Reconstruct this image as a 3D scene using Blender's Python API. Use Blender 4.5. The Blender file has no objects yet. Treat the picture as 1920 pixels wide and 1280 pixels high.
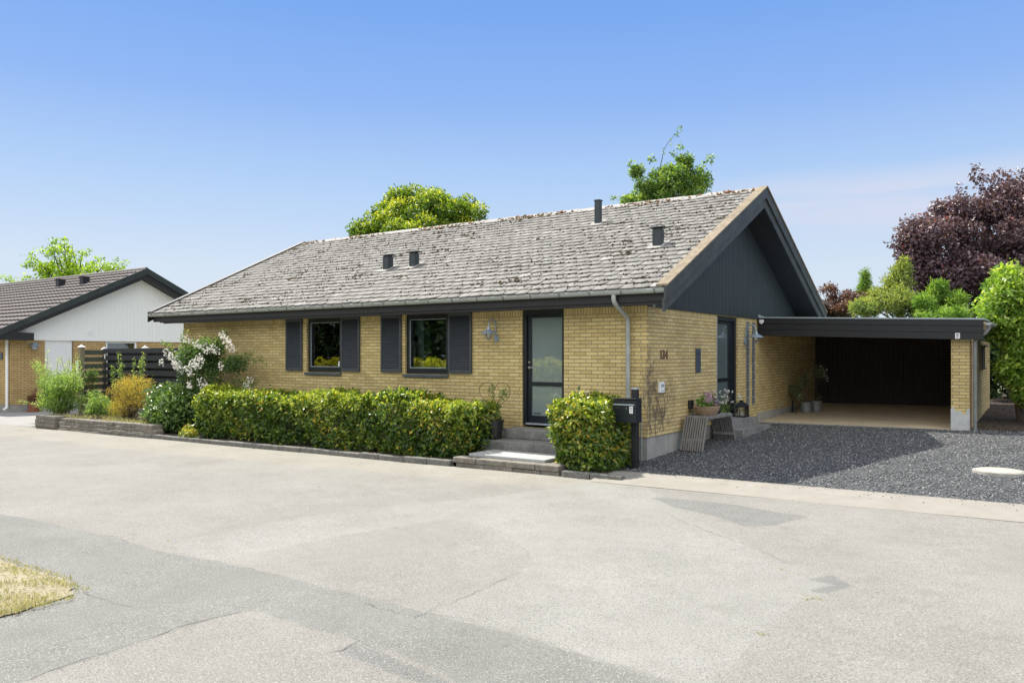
import bpy, math, random
import numpy as np
from mathutils import Vector, Matrix, Euler
from mathutils.geometry import tessellate_polygon

SC = bpy.context.scene
COL = SC.collection
R = math.radians

# ------------------------------------------------------------------ camera
# world: x runs along the house front to the right, y goes back, z up, origin at the house corner
FPX, HOR, CXP, CAMH = 1495.0, 665.0, 960.0, 1.8
CAM = Vector((5.863, -12.477, CAMH)); YAW = R(34.813)
U2 = (math.cos(YAW), -math.sin(YAW)); V2 = (math.sin(YAW), math.cos(YAW))
cd = bpy.data.cameras.new('camera'); cam = bpy.data.objects.new('camera', cd); COL.objects.link(cam)
cam.location = CAM; cam.rotation_euler = (R(90), 0, YAW)
cd.sensor_width = 36; cd.lens = FPX / 1920 * 36; cd.shift_y = 25 / 1920; cd.clip_end = 1500
SC.camera = cam

# ------------------------------------------------------------------ light
SUN = Vector((-.545, .14, .826)).normalized()
SUN_STR, SKY_STR, EXPO, CLOUD_FILL = 4.2, .15, .93, 2.05
w = bpy.data.worlds.new('World'); SC.world = w; w.use_nodes = True
nt = w.node_tree; nt.nodes.clear()
def wn(t, **k):
    n = nt.nodes.new(t)
    for a, b in k.items(): setattr(n, a, b)
    return n
sky = wn('ShaderNodeTexSky', sky_type='NISHITA', sun_disc=False)
sky.sun_elevation = math.asin(SUN.z); sky.sun_rotation = math.atan2(SUN.x, SUN.y)
sky.altitude = 0; sky.air_density = 1.0; sky.dust_density = .6; sky.ozone_density = 1.6
bg = wn('ShaderNodeBackground'); bg.inputs['Strength'].default_value = SKY_STR
wo = wn('ShaderNodeOutputWorld')
L = nt.links.new
tc = wn('ShaderNodeTexCoord'); DIR = tc.outputs['Generated']
def wmath(op, a, b=None, clamp=False):
    n = wn('ShaderNodeMath', operation=op); n.use_clamp = clamp
    for k, v in enumerate((a, b)):
        if v is None: continue
        if isinstance(v, (int, float)): n.inputs[k].default_value = v
        else: L(v, n.inputs[k])
    return n.outputs[0]
def wsmooth(v, lo, hi):
    n = wn('ShaderNodeMapRange', interpolation_type='SMOOTHSTEP'); n.inputs['From Min'].default_value = lo; n.inputs['From Max'].default_value = hi
    L(v, n.inputs['Value']); return n.outputs[0]
def wdot(d):
    n = wn('ShaderNodeVectorMath', operation='DOT_PRODUCT'); n.inputs[1].default_value = Vector(d).normalized(); L(DIR, n.inputs[0]); return n.outputs['Value']
def wnoise(scale, stretch, detail=6):
    m = wn('ShaderNodeMapping'); m.inputs['Scale'].default_value = stretch; L(DIR, m.inputs['Vector'])
    n = wn('ShaderNodeTexNoise'); n.inputs['Scale'].default_value = scale; n.inputs['Detail'].default_value = detail; L(m.outputs[0], n.inputs['Vector']); return n.outputs['Fac']
def wmix(f, a, b):
    n = wn('ShaderNodeMix', data_type='RGBA')
    for k, v in (('Factor', f), ('A', a), ('B', b)):
        if isinstance(v, tuple): n.inputs[k].default_value = (*v, 1)
        elif isinstance(v, (int, float)): n.inputs[k].default_value = v
        else: L(v, n.inputs[k])
    return n.outputs['Result']
sep = wn('ShaderNodeSeparateXYZ'); L(DIR, sep.inputs[0]); Z = sep.outputs['Z']
grad = wn('ShaderNodeValToRGB'); L(Z, grad.inputs[0]); el = grad.color_ramp.elements; K = .5
stops = [(0, (.70, .77, .86)), (.10, (.645, .745, .875)), (.20, (.45, .625, .90)), (.30, (.275, .465, .885)), (.40, (.185, .385, .85)), (.70, (.11, .27, .72)), (1, (.09, .22, .62))]
while len(el) < len(stops): el.new(.5)
for e, (p, c) in zip(el, stops): e.position = p; e.color = (*c, 1)
sc_ = wn('ShaderNodeVectorMath', operation='SCALE'); sc_.inputs['Scale'].default_value = 1 / (SKY_STR * 2 ** EXPO); L(grad.outputs[0], sc_.inputs[0])
base = wmix(.03, sc_.outputs[0], sky.outputs[0])
# thin cirrus low in the north-east
m1 = wmath('MULTIPLY', wsmooth(wdot((-.10, .98, .172)), .945, .992), wsmooth(wmath('ABSOLUTE', wmath('SUBTRACT', Z, .172)), .05, .008))
m1 = wmath('MULTIPLY', m1, wsmooth(wnoise(1.6, (2.2, 2.2, 26)), .30, .62)); m1 = wmath('MULTIPLY', m1, .7)
c1 = wmix(m1, base, tuple(v / (SKY_STR * 2 ** EXPO) for v in (.71, .735, .865)))
# added white cloud bank behind the camera, unseen, brightening the shaded walls
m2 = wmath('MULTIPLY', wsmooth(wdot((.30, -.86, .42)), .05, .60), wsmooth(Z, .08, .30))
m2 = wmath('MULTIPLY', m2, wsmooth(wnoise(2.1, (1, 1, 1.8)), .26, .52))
c2 = wmix(m2, c1, tuple(v * CLOUD_FILL / (SKY_STR * 2 ** EXPO) for v in (1, .985, .96)))
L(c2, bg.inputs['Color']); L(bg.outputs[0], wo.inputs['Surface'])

sl = bpy.data.lights.new('sun', 'SUN'); sl.energy = SUN_STR; sl.angle = R(.53); sl.color = (1, .94, .84)
so = bpy.data.objects.new('sun', sl); COL.objects.link(so); so.rotation_euler = SUN.to_track_quat('Z', 'Y').to_euler(); so.location = (-20, 5, 30)
SC.view_settings.view_transform = 'Standard'; SC.view_settings.look = 'None'
SC.view_settings.exposure = EXPO; SC.view_settings.gamma = 1
SC.render.engine = 'CYCLES'
SC.cycles.max_bounces = 7; SC.cycles.diffuse_bounces = 4; SC.cycles.transparent_max_bounces = 12
SC.cycles.use_denoising = True

# ------------------------------------------------------------------ helpers
def _ray(px, py):
    a = (px - CXP) / FPX                       # right vector = (cos yaw, sin yaw), forward = (-sin yaw, cos yaw)
    return Vector((a * math.cos(YAW) - math.sin(YAW), a * math.sin(YAW) + math.cos(YAW), (HOR - py) / FPX))
def at(px, py, d): return CAM + _ray(px, py) * d
def zr(x): return -.085 + .0075 * max(-40, min(25, x))
def zg(x, y): return -.035 + .010 * x + .038 * (max(-1.2, min(11, y)) + 1.2)
def on_road(px, py):
    r = _ray(px, py); z = -.08
    for _ in range(6):
        p = CAM + r * ((z - CAMH) / r.z); z = zr(p.x)
    return p.x, p.y
def hexc(h):
    h = h.lstrip('#'); c = [int(h[i:i + 2], 16) / 255 for i in (0, 2, 4)]
    return tuple(v / 12.92 if v <= .04045 else ((v + .055) / 1.055) ** 2.4 for v in c)

def tag(o, label=None, cat=None, group=None, kind=None):
    if label: o['label'] = label
    if cat: o['category'] = cat
    if group: o['group'] = group
    if kind: o['kind'] = kind
    return o
def thing(name, label, cat, loc=(0, 0, 0), rz=0, group=None):
    o = bpy.data.objects.new(name, None); COL.objects.link(o); o.empty_display_size = .2
    o.location = loc; o.rotation_euler = (0, 0, rz)
    return tag(o, label, cat, group)

# ------------------------------------------------------------------ materials
def newmat(name):
    m = bpy.data.materials.new(name); m.use_nodes = True
    n = m.node_tree; p = n.nodes['Principled BSDF']
    return m, n, p
def nd(n, t, **k):
    x = n.nodes.new(t)
    for a, b in k.items(): setattr(x, a, b)
    return x
def ramp(n, stops):
    r = n.nodes.new('ShaderNodeValToRGB'); e = r.color_ramp.elements
    while len(e) < len(stops): e.new(.5)
    for i, (p, c) in enumerate(stops):
        e[i].position = p; e[i].color = (*c[:3], 1)
    return r
def vmat(name, c1, c2, scale=8, rough=.7, bump=.0, detail=5, metal=0, fine=None, spec=.5, stretch=None, dist=.02):
    """noise-varied paint / stone / metal"""
    m, n, p = newmat(name)
    t = nd(n, 'ShaderNodeTexCoord'); src = t.outputs['Object']
    if stretch:
        mp = nd(n, 'ShaderNodeMapping'); mp.inputs['Scale'].default_value = stretch
        n.links.new(src, mp.inputs['Vector']); src = mp.outputs[0]
    z = nd(n, 'ShaderNodeTexNoise'); z.inputs['Scale'].default_value = scale; z.inputs['Detail'].default_value = detail
    z.inputs['Roughness'].default_value = .65
    n.links.new(src, z.inputs['Vector'])
    r = ramp(n, [(.3, c1), (.7, c2)]); n.links.new(z.outputs['Fac'], r.inputs[0])
    out = r.outputs[0]
    hsrc = z.outputs['Fac']
    if fine:
        fs, c3, lo, hi = fine
        z2 = nd(n, 'ShaderNodeTexNoise'); z2.inputs['Scale'].default_value = fs; z2.inputs['Detail'].default_value = 3
        n.links.new(src, z2.inputs['Vector'])
        mr = nd(n, 'ShaderNodeMapRange'); mr.inputs['From Min'].default_value = lo; mr.inputs['From Max'].default_value = hi
        n.links.new(z2.outputs['Fac'], mr.inputs['Value'])
        mx = nd(n, 'ShaderNodeMix', data_type='RGBA'); mx.inputs['B'].default_value = (*c3, 1)
        n.links.new(mr.outputs[0], mx.inputs['Factor']); n.links.new(out, mx.inputs['A']); out = mx.outputs['Result']
        hsrc = z2.outputs['Fac']
    n.links.new(out, p.inputs['Base Color'])
    p.inputs['Roughness'].default_value = rough; p.inputs['Metallic'].default_value = metal
    p.inputs['Specular IOR Level'].default_value = spec
    if bump:
        b = nd(n, 'ShaderNodeBump'); b.inputs['Strength'].default_value = bump; b.inputs['Distance'].default_value = dist
        n.links.new(hsrc, b.inputs['Height']); n.links.new(b.outputs[0], p.inputs['Normal'])
    return m

def brick_mat(name, bw, bh, c1, c2, mortar, msize=.0065, off=.5, zoff=.39):
    m, n, p = newmat(name)
    g = nd(n, 'ShaderNodeNewGeometry'); sp = nd(n, 'ShaderNodeSeparateXYZ'); sn = nd(n, 'ShaderNodeSeparateXYZ')
    n.links.new(g.outputs['Position'], sp.inputs[0]); n.links.new(g.outputs['True Normal'], sn.inputs[0])
    a = nd(n, 'ShaderNodeMath', operation='ABSOLUTE'); n.links.new(sn.outputs['X'], a.inputs[0])
    gt = nd(n, 'ShaderNodeMath', operation='GREATER_THAN'); gt.inputs[1].default_value = .5; n.links.new(a.outputs[0], gt.inputs[0])
    mx = nd(n, 'ShaderNodeMix', data_type='FLOAT')
    n.links.new(gt.outputs[0], mx.inputs['Factor']); n.links.new(sp.outputs['X'], mx.inputs['A']); n.links.new(sp.outputs['Y'], mx.inputs['B'])
    zz = nd(n, 'ShaderNodeMath', operation='SUBTRACT'); zz.inputs[1].default_value = zoff - 40 * bh; n.links.new(sp.outputs['Z'], zz.inputs[0])
    uu = nd(n, 'ShaderNodeMath', operation='ADD'); uu.inputs[1].default_value = 200 * bw; n.links.new(mx.outputs['Result'], uu.inputs[0])
    cb = nd(n, 'ShaderNodeCombineXYZ'); n.links.new(uu.outputs[0], cb.inputs['X']); n.links.new(zz.outputs[0], cb.inputs['Y'])
    # slight wobble so that joints are not ruler straight
    wz = nd(n, 'ShaderNodeTexNoise'); wz.inputs['Scale'].default_value = 9; n.links.new(g.outputs['Position'], wz.inputs['Vector'])
    ws = nd(n, 'ShaderNodeVectorMath', operation='SCALE'); ws.inputs['Scale'].default_value = .006; n.links.new(wz.outputs['Color'], ws.inputs[0])
    wa = nd(n, 'ShaderNodeVectorMath', operation='ADD'); n.links.new(cb.outputs[0], wa.inputs[0]); n.links.new(ws.outputs[0], wa.inputs[1])
    b = nd(n, 'ShaderNodeTexBrick'); b.offset = off; b.inputs['Scale'].default_value = 1
    b.inputs['Brick Width'].default_value = bw; b.inputs['Row Height'].default_value = bh
    b.inputs['Mortar Size'].default_value = msize; b.inputs['Mortar Smooth'].default_value = .15; b.inputs['Bias'].default_value = -.1
    b.inputs['Color1'].default_value = (*c1, 1); b.inputs['Color2'].default_value = (*c2, 1); b.inputs['Mortar'].default_value = (*mortar, 1)
    n.links.new(wa.outputs[0], b.inputs['Vector'])
    z = nd(n, 'ShaderNodeTexNoise'); z.inputs['Scale'].default_value = 1.7; z.inputs['Detail'].default_value = 8; z.inputs['Roughness'].default_value = .7
    n.links.new(g.outputs['Position'], z.inputs['Vector'])
    rr = ramp(n, [(.22, (.70, .67, .60)), (.42, (.95, .94, .92)), (.55, (1.02, 1.02, 1.0)), (.80, (1.12, 1.04, .90))]); n.links.new(z.outputs['Fac'], rr.inputs[0])
    mul = nd(n, 'ShaderNodeMix', data_type='RGBA', blend_type='MULTIPLY'); mul.inputs['Factor'].default_value = 1
    n.links.new(b.outputs['Color'], mul.inputs['A']); n.links.new(rr.outputs[0], mul.inputs['B'])
    n.links.new(mul.outputs['Result'], p.inputs['Base Color']); p.inputs['Roughness'].default_value = .85
    bu = nd(n, 'ShaderNodeBump'); bu.inputs['Strength'].default_value = .8; bu.inputs['Distance'].default_value = .012; bu.invert = True
    n.links.new(b.outputs['Fac'], bu.inputs['Height']); n.links.new(bu.outputs[0], p.inputs['Normal'])
    return m

def tint_mat(name, stops, rough=.5, transl=0, spec=.5, bump=0, tcol=None):
    """colour from the per-face 'tint' (leaf age mixed with painted top light, stone colour)"""
    m, n, p = newmat(name)
    a = nd(n, 'ShaderNodeAttribute', attribute_name='tint'); r = ramp(n, stops)
    n.links.new(a.outputs['Fac'], r.inputs[0]); n.links.new(r.outputs[0], p.inputs['Base Color'])
    p.inputs['Roughness'].default_value = rough; p.inputs['Specular IOR Level'].default_value = spec
    if transl:
        t = nd(n, 'ShaderNodeBsdfTranslucent'); mx = nd(n, 'ShaderNodeMixShader'); mx.inputs[0].default_value = transl
        hs = nd(n, 'ShaderNodeMix', data_type='RGBA', blend_type='MULTIPLY'); hs.inputs['Factor'].default_value = 1
        hs.inputs['B'].default_value = (*(tcol or (1.5, 1.5, .7)), 1)
        n.links.new(r.outputs[0], hs.inputs['A']); n.links.new(hs.outputs['Result'], t.inputs['Color'])
        o = n.nodes['Material Output']
        n.links.new(p.outputs[0], mx.inputs[1]); n.links.new(t.outputs[0], mx.inputs[2]); n.links.new(mx.outputs[0], o.inputs['Surface'])
    return m

def glass_mat(name, tint=(.75, .82, .8), k=1.5, base=.06):
    m, n, p = newmat(name); n.nodes.remove(p)
    o = n.nodes['Material Output']
    f = nd(n, 'ShaderNodeFresnel'); f.inputs['IOR'].default_value = 1.5
    ma = nd(n, 'ShaderNodeMath', operation='MULTIPLY_ADD'); ma.inputs[1].default_value = k; ma.inputs[2].default_value = base; ma.use_clamp = True
    n.links.new(f.outputs[0], ma.inputs[0])
    tr = nd(n, 'ShaderNodeBsdfTransparent'); tr.inputs[0].default_value = (*tint, 1)
    gl = nd(n, 'ShaderNodeBsdfGlossy'); gl.inputs['Roughness'].default_value = .01; gl.inputs['Color'].default_value = (1, 1, 1, 1)
    z = nd(n, 'ShaderNodeTexNoise'); z.inputs['Scale'].default_value = 1.3; bu = nd(n, 'ShaderNodeBump'); bu.inputs['Strength'].default_value = .06; bu.inputs['Distance'].default_value = .05
    n.links.new(z.outputs['Fac'], bu.inputs['Height']); n.links.new(bu.outputs[0], gl.inputs['Normal'])
    mx = nd(n, 'ShaderNodeMixShader'); n.links.new(ma.outputs[0], mx.inputs[0]); n.links.new(tr.outputs[0], mx.inputs[1]); n.links.new(gl.outputs[0], mx.inputs[2])
    n.links.new(mx.outputs[0], o.inputs['Surface'])
    return m

M = {}
M['brick'] = brick_mat('yellow_brick', .24, .0667, (.64, .51, .235), (.48, .365, .15), (.25, .205, .14))
M['rowlock'] = brick_mat('yellow_brick_on_edge', .062, .14, (.62, .49, .225), (.48, .36, .15), (.25, .205, .14), off=0, zoff=2.52)
M['brick_nb'] = brick_mat('ochre_brick', .24, .0667, (.58, .41, .175), (.46, .31, .125), (.20, .14, .075), .009, zoff=-.1)
M['concrete'] = vmat('plinth_concrete', (.27, .265, .24), (.40, .39, .36), 6, .9, .25, fine=(70, (.22, .21, .19), .55, .75), stretch=(1, 1, .35))
M['step'] = vmat('weathered_step_concrete', (.13, .13, .125), (.26, .26, .25), 5, .9, .35, fine=(45, (.07, .07, .06), .56, .72))
M['granite'] = vmat('pale_granite', (.30, .315, .315), (.40, .415, .415), 30, .7, .15, fine=(160, (.26, .27, .27), .55, .7))
M['kerb'] = vmat('kerb_stone', (.10, .10, .09), (.21, .205, .19), 9, .95, .5, fine=(55, (.05, .05, .04), .55, .7))
M['splitstone'] = vmat('split_stone', (.13, .12, .10), (.27, .25, .215), 7, .95, .6, fine=(60, (.07, .065, .05), .55, .7))
M['black'] = vmat('black_wood_paint', (.008, .0085, .010), (.016, .017, .019), 14, .55, .12, stretch=(1, 1, 1))
M['boards'] = vmat('black_board', (.030, .026, .024), (.062, .054, .050), 10, .8, .2, stretch=(6, 6, .4), spec=.25)
M['clad'] = vmat('blue_black_cladding', (.022, .031, .036), (.040, .052, .055), 3, .5, .1, stretch=(4, 4, .6))
M['soffit'] = vmat('dark_soffit', (.016, .019, .023), (.028, .03, .035), 6, .6, .1)
M['barge'] = vmat('faded_barge_board', (.030, .037, .040), (.065, .072, .068), 3.5, .6, .15)
M['verge'] = vmat('lichened_verge', (.13, .105, .07), (.29, .24, .165), 9, .9, .3)
M['shutter'] = vmat('anthracite_shutter', (.044, .052, .062), (.060, .069, .078), 12, .42)
M['frame'] = vmat('black_frame', (.008, .012, .017), (.014, .02, .026), 20, .35)
M['alu'] = vmat('grey_aluminium', (.32, .38, .42), (.44, .50, .53), 20, .4, metal=.3)
M['zinc'] = vmat('zinc_gutter', (.30, .33, .32), (.44, .47, .46), 4, .5, .05, metal=.25)
M['galv'] = vmat('galvanised_lamp', (.26, .33, .40), (.38, .45, .51), 20, .45, metal=.35)
M['steel'] = vmat('steel', (.55, .55, .53), (.68, .68, .66), 20, .25, metal=1)
M['white'] = vmat('white_paint', (.76, .78, .77), (.80, .82, .81), 3, .55)
M['offwhite'] = vmat('white_gable_boards', (.82, .845, .81), (.87, .885, .85), 3, .6, .04, stretch=(3, 3, .5))
M['slate_deck'] = vmat('roof_underlay', (.05, .05, .048), (.09, .088, .08), 12, .9)
M['roof_back'] = vmat('plain_slate_slope', (.26, .255, .24), (.36, .35, .33), 9, .9, .3)
M['glass'] = glass_mat('window_glass')
def backed_glass(name, c, k=1.6, base=.10):
    m, n, p = newmat(name); o = n.nodes['Material Output']; p.inputs['Base Color'].default_value = (*c, 1); p.inputs['Roughness'].default_value = .5; p.inputs['Specular IOR Level'].default_value = 0
    f = nd(n, 'ShaderNodeFresnel'); f.inputs['IOR'].default_value = 1.5
    ma = nd(n, 'ShaderNodeMath', operation='MULTIPLY_ADD'); ma.inputs[1].default_value = k; ma.inputs[2].default_value = base; ma.use_clamp = True; n.links.new(f.outputs[0], ma.inputs[0])
    gl = nd(n, 'ShaderNodeBsdfGlossy'); gl.inputs['Roughness'].default_value = .015
    mx = nd(n, 'ShaderNodeMixShader'); n.links.new(ma.outputs[0], mx.inputs[0]); n.links.new(p.outputs[0], mx.inputs[1]); n.links.new(gl.outputs[0], mx.inputs[2]); n.links.new(mx.outputs[0], o.inputs['Surface'])
    return m
M['glassgreen'] = backed_glass('frosted_door_glass', (.22, .275, .265), 2.2, .12)
M['sideglass'] = backed_glass('side_door_glass', (.13, .165, .165), 1.4, .10)
M['blockglass'] = vmat('glass_block', (.10, .12, .125), (.22, .25, .255), 14, .12, .2, spec=.9)
M['bulb'] = glass_mat('lamp_glass', (.95, .95, .92), 1.2, .08)
def road_mat():
    m, n, p = newmat('worn_asphalt'); g = nd(n, 'ShaderNodeNewGeometry'); P = g.outputs['Position']; K = n.links.new
    def noise(sc, det=4, ro=.6):
        z = nd(n, 'ShaderNodeTexNoise'); z.inputs['Scale'].default_value = sc; z.inputs['Detail'].default_value = det; z.inputs['Roughness'].default_value = ro; K(P, z.inputs['Vector']); return z.outputs['Fac']
    def mr(v, a, b, c=0, d=1, smooth=True):
        x = nd(n, 'ShaderNodeMapRange'); x.interpolation_type = 'SMOOTHSTEP' if smooth else 'LINEAR'
        for k, q in (('From Min', a), ('From Max', b), ('To Min', c), ('To Max', d)): x.inputs[k].default_value = q
        K(v, x.inputs['Value']); return x.outputs[0]
    def ma(op, a, b):
        x = nd(n, 'ShaderNodeMath', operation=op)
        for k, q in enumerate((a, b)):
            if isinstance(q, (int, float)): x.inputs[k].default_value = q
            else: K(q, x.inputs[k])
        return x.outputs[0]
    def mix(f, a, b, mode='MIX'):
        x = nd(n, 'ShaderNodeMix', data_type='RGBA', blend_type=mode)
        for k, q in (('Factor', f), ('A', a), ('B', b)):
            if isinstance(q, tuple): x.inputs[k].default_value = (*q, 1)
            elif isinstance(q, (int, float)): x.inputs[k].default_value = q
            else: K(q, x.inputs[k])
        return x.outputs['Result']
    def col(a, b, sc):
        r = ramp(n, [(.32, a), (.68, b)]); K(noise(sc, 8, .65), r.inputs[0]); return r.outputs[0]
    edge = ma('SUBTRACT', noise(5, 6, .7), .5)
    def zone(name, soft=.05, jit=.16):
        a = nd(n, 'ShaderNodeAttribute', attribute_name=name); d = ma('ADD', a.outputs['Fac'], ma('MULTIPLY', edge, jit)); return mr(d, -soft, soft), d
    c = col((.192, .186, .167), (.234, .227, .206), .7)
    zc, _ = zone('cream', .22, .3); c = mix(zc, c, col((.226, .214, .182), (.268, .255, .220), 1.1))
    zg_, dg_ = zone('strip', .04, .10); c = mix(zg_, c, col((.146, .149, .137), (.178, .181, .167), .9))
    zp, dp_ = zone('pale', .07, .14); c = mix(zp, c, col((.210, .210, .189), (.248, .247, .226), .8))
    zd, dd_ = zone('dark', .03, .05); c = mix(ma('MULTIPLY', zd, .85), c, col((.122, .126, .119), (.158, .161, .153), 2))
    big = ramp(n, [(.30, (.86, .85, .83)), (.50, (1, 1, 1)), (.72, (1.07, 1.06, 1.03))]); K(noise(.42, 9, .72), big.inputs[0]); c = mix(1.0, c, big.outputs[0], 'MULTIPLY')
    med = ramp(n, [(.30, (.88, .87, .85)), (.5, (1, 1, 1)), (.70, (1.06, 1.06, 1.05))]); K(noise(4.5, 8, .75), med.inputs[0]); c = mix(1.0, c, med.outputs[0], 'MULTIPLY')
    st = mr(noise(1.15, 4, .5), .66, .80); c = mix(ma('MULTIPLY', st, .35), c, (.135, .128, .105))
    seam = 0
    for d, w_, amt in ((dg_, .014, .55), (dp_, .012, .40), (dd_, .016, .55)):
        ln = mr(ma('ABSOLUTE', d, 0), w_, .0); br_ = mr(noise(1.7, 3, .5), .46, .62); c = mix(ma('MULTIPLY', ma('MULTIPLY', ln, br_), amt), c, (.08, .077, .068))
    sp1 = mr(noise(72, 3, .75), .46, .70); c = mix(ma('MULTIPLY', sp1, .85), c, (.072, .070, .062))
    sp2 = mr(noise(95, 2, .6), .54, .70); c = mix(ma('MULTIPLY', sp2, .65), c, (.42, .41, .38))
    K(c, p.inputs['Base Color']); p.inputs['Roughness'].default_value = .93
    b = nd(n, 'ShaderNodeBump'); b.inputs['Strength'].default_value = .5; b.inputs['Distance'].default_value = .006; K(noise(90, 4, .7), b.inputs['Height']); K(b.outputs[0], p.inputs['Normal'])
    return m
M['asphalt'] = road_mat()
M['crack'] = vmat('crack_tar', (.085, .08, .07), (.17, .16, .14), 20, .95)
M['apron'] = vmat('sandy_concrete', (.22, .207, .178), (.272, .257, .224), 2.5, .95, .3, fine=(80, (.28, .25, .21), .52, .72))
M['paving'] = vmat('pale_paving', (.215, .212, .20), (.275, .27, .256), 2, .9, .2, fine=(60, (.28, .27, .25), .55, .7))
M['carportslab'] = vmat('sandy_slab', (.48, .40, .27), (.62, .53, .38), 2.2, .85, .15, fine=(26, (.17, .15, .11), .58, .75), stretch=(.7, 1.3, 1))
M['soil'] = vmat('dark_soil', (.035, .028, .02), (.085, .07, .05), 12, 1, .8, fine=(40, (.02, .017, .012), .5, .65))
M['litter'] = vmat('leaf_litter_soil', (.030, .022, .017), (.07, .05, .036), 14, 1, .8, fine=(34, (.11, .075, .05), .60, .7))
M['earth'] = vmat('rough_grass_ground', (.06, .075, .03), (.11, .12, .05), 2, 1, .3)
M['drylawn'] = vmat('dry_lawn_soil', (.235, .205, .13), (.35, .315, .22), 3, 1, .5, fine=(40, (.14, .13, .06), .5, .65))
M['gravelbase'] = vmat('dark_gravel_bed', (.05, .054, .058), (.105, .11, .115), 45, .9, 1, fine=(70, (.03, .033, .038), .48, .6))
M['stones'] = tint_mat('granite_chippings', [(0, (.03, .034, .037)), (.3, (.09, .097, .101)), (.55, (.175, .183, .186)), (.8, (.30, .306, .303)), (.97, (.38, .37, .35)), (1, (.55, .52, .48))], .7)
M['bark'] = vmat('bark', (.05, .038, .027), (.11, .088, .065), 12, .95, .6, stretch=(1, 1, .3))
M['vine'] = vmat('grey_dry_vine', (.13, .10, .075), (.22, .175, .135), 20, .9)
M['twig'] = vmat('brown_twig', (.055, .040, .028), (.10, .075, .055), 20, .9)
M['greenstem'] = vmat('green_stem', (.08, .11, .03), (.14, .17, .06), 20, .7)
M['slate'] = tint_mat('grey_slates', [(0, (.168, .163, .151)), (.35, (.212, .206, .192)), (.8, (.25, .244, .230)), (1, (.315, .308, .292))], .85)
M['slate_edge'] = vmat('dirt_and_shade_slate_edge', (.05, .047, .04), (.10, .093, .078), 20, 1)  # dirt plus the shade under each slate lip, painted into the edge colour
M['moss'] = tint_mat('roof_moss', [(0, (.025, .022, .014)), (.5, (.06, .048, .028)), (.8, (.12, .085, .035)), (1, (.20, .09, .035))], 1)
M['tile_edge'] = vmat('painted_shade_tile_edge', (.03, .027, .026), (.05, .045, .043), 10, .9)  # shade on the tile risers painted in as a darker tone
M['bracket'] = vmat('dull_zinc', (.13, .145, .14), (.20, .215, .21), 8, .6, metal=.2)
M['nbtile'] = vmat('brown_concrete_tile', (.125, .111, .106), (.175, .156, .148), 4, .8, .2)
M['nbbarge'] = vmat('mossy_barge', (.016, .022, .024), (.034, .044, .04), 3, .6, .2)
M['terracotta'] = vmat('terracotta', (.20, .075, .04), (.29, .12, .07), 8, .85)
M['potblack'] = vmat('black_plastic', (.012, .012, .014), (.02, .02, .022), 10, .4)
M['potgrey'] = vmat('grey_zinc_pot', (.15, .16, .16), (.25, .26, .25), 9, .6, metal=.2)
M['rustpot'] = vmat('rusty_zinc_pot', (.13, .105, .09), (.24, .21, .185), 10, .8)
M['basket'] = vmat('wicker', (.24, .165, .10), (.40, .30, .20), 30, .85, .4)
M['oldwood'] = vmat('weathered_slats', (.13, .125, .115), (.27, .26, .24), 5, .9, .3, stretch=(8, 1, 1))
M['fencedark'] = vmat('black_stained_board', (.012, .014, .017), (.028, .03, .034), 5, .7, .15, stretch=(.6, 4, 6))
M['fencegreen'] = vmat('mossy_board', (.06, .075, .05), (.12, .13, .085), 5, .85, .2, stretch=(4, .6, 6))
M['postwood'] = vmat('aged_post', (.15, .13, .085), (.25, .22, .15), 6, .9, .3, stretch=(5, 5, .6))
M['interior'] = vmat('dark_room', (.05, .05, .05), (.07, .07, .07), 2, .9)
M['innerwhite'] = vmat('inner_reveal', (.52, .56, .53), (.60, .63, .60), 3, .6)
M['curtain'] = vmat('pale_curtain', (.42, .48, .44), (.52, .57, .53), 3, .9, stretch=(12, 12, .5))
M['manhole'] = vmat('concrete_cover', (.36, .33, .275), (.44, .41, .345), 3, .9, .25, fine=(24, (.26, .24, .20), .56, .72))
M['rust'] = vmat('rusty_iron', (.13, .075, .05), (.20, .115, .075), 20, .8, metal=.2)
M['bluegrey'] = vmat('blue_grey_plate', (.05, .068, .09), (.07, .09, .115), 8, .5)
M['sticker'] = vmat('white_sticker', (.74, .74, .74), (.80, .80, .80), 8, .5)
M['ink'] = vmat('sticker_print', (.06, .06, .07), (.10, .10, .11), 8, .6)
M['brownwood'] = vmat('pale_ceiling_wood', (.46, .34, .20), (.58, .45, .28), 4, .8, stretch=(1, 8, 1))
M['petalwhite'] = tint_mat('white_petals', [(0, (.70, .68, .62)), (1, (.86, .86, .83))], .6, .25, tcol=(1, 1, .95))
M['petalpink'] = tint_mat('pink_petals', [(0, (.55, .28, .42)), (1, (.75, .55, .68))], .6, .2, tcol=(1, .9, 1))
M['petalpurple'] = tint_mat('purple_petals', [(0, (.09, .045, .14)), (.7, (.16, .10, .22)), (1, (.36, .10, .30))], .7)

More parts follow.
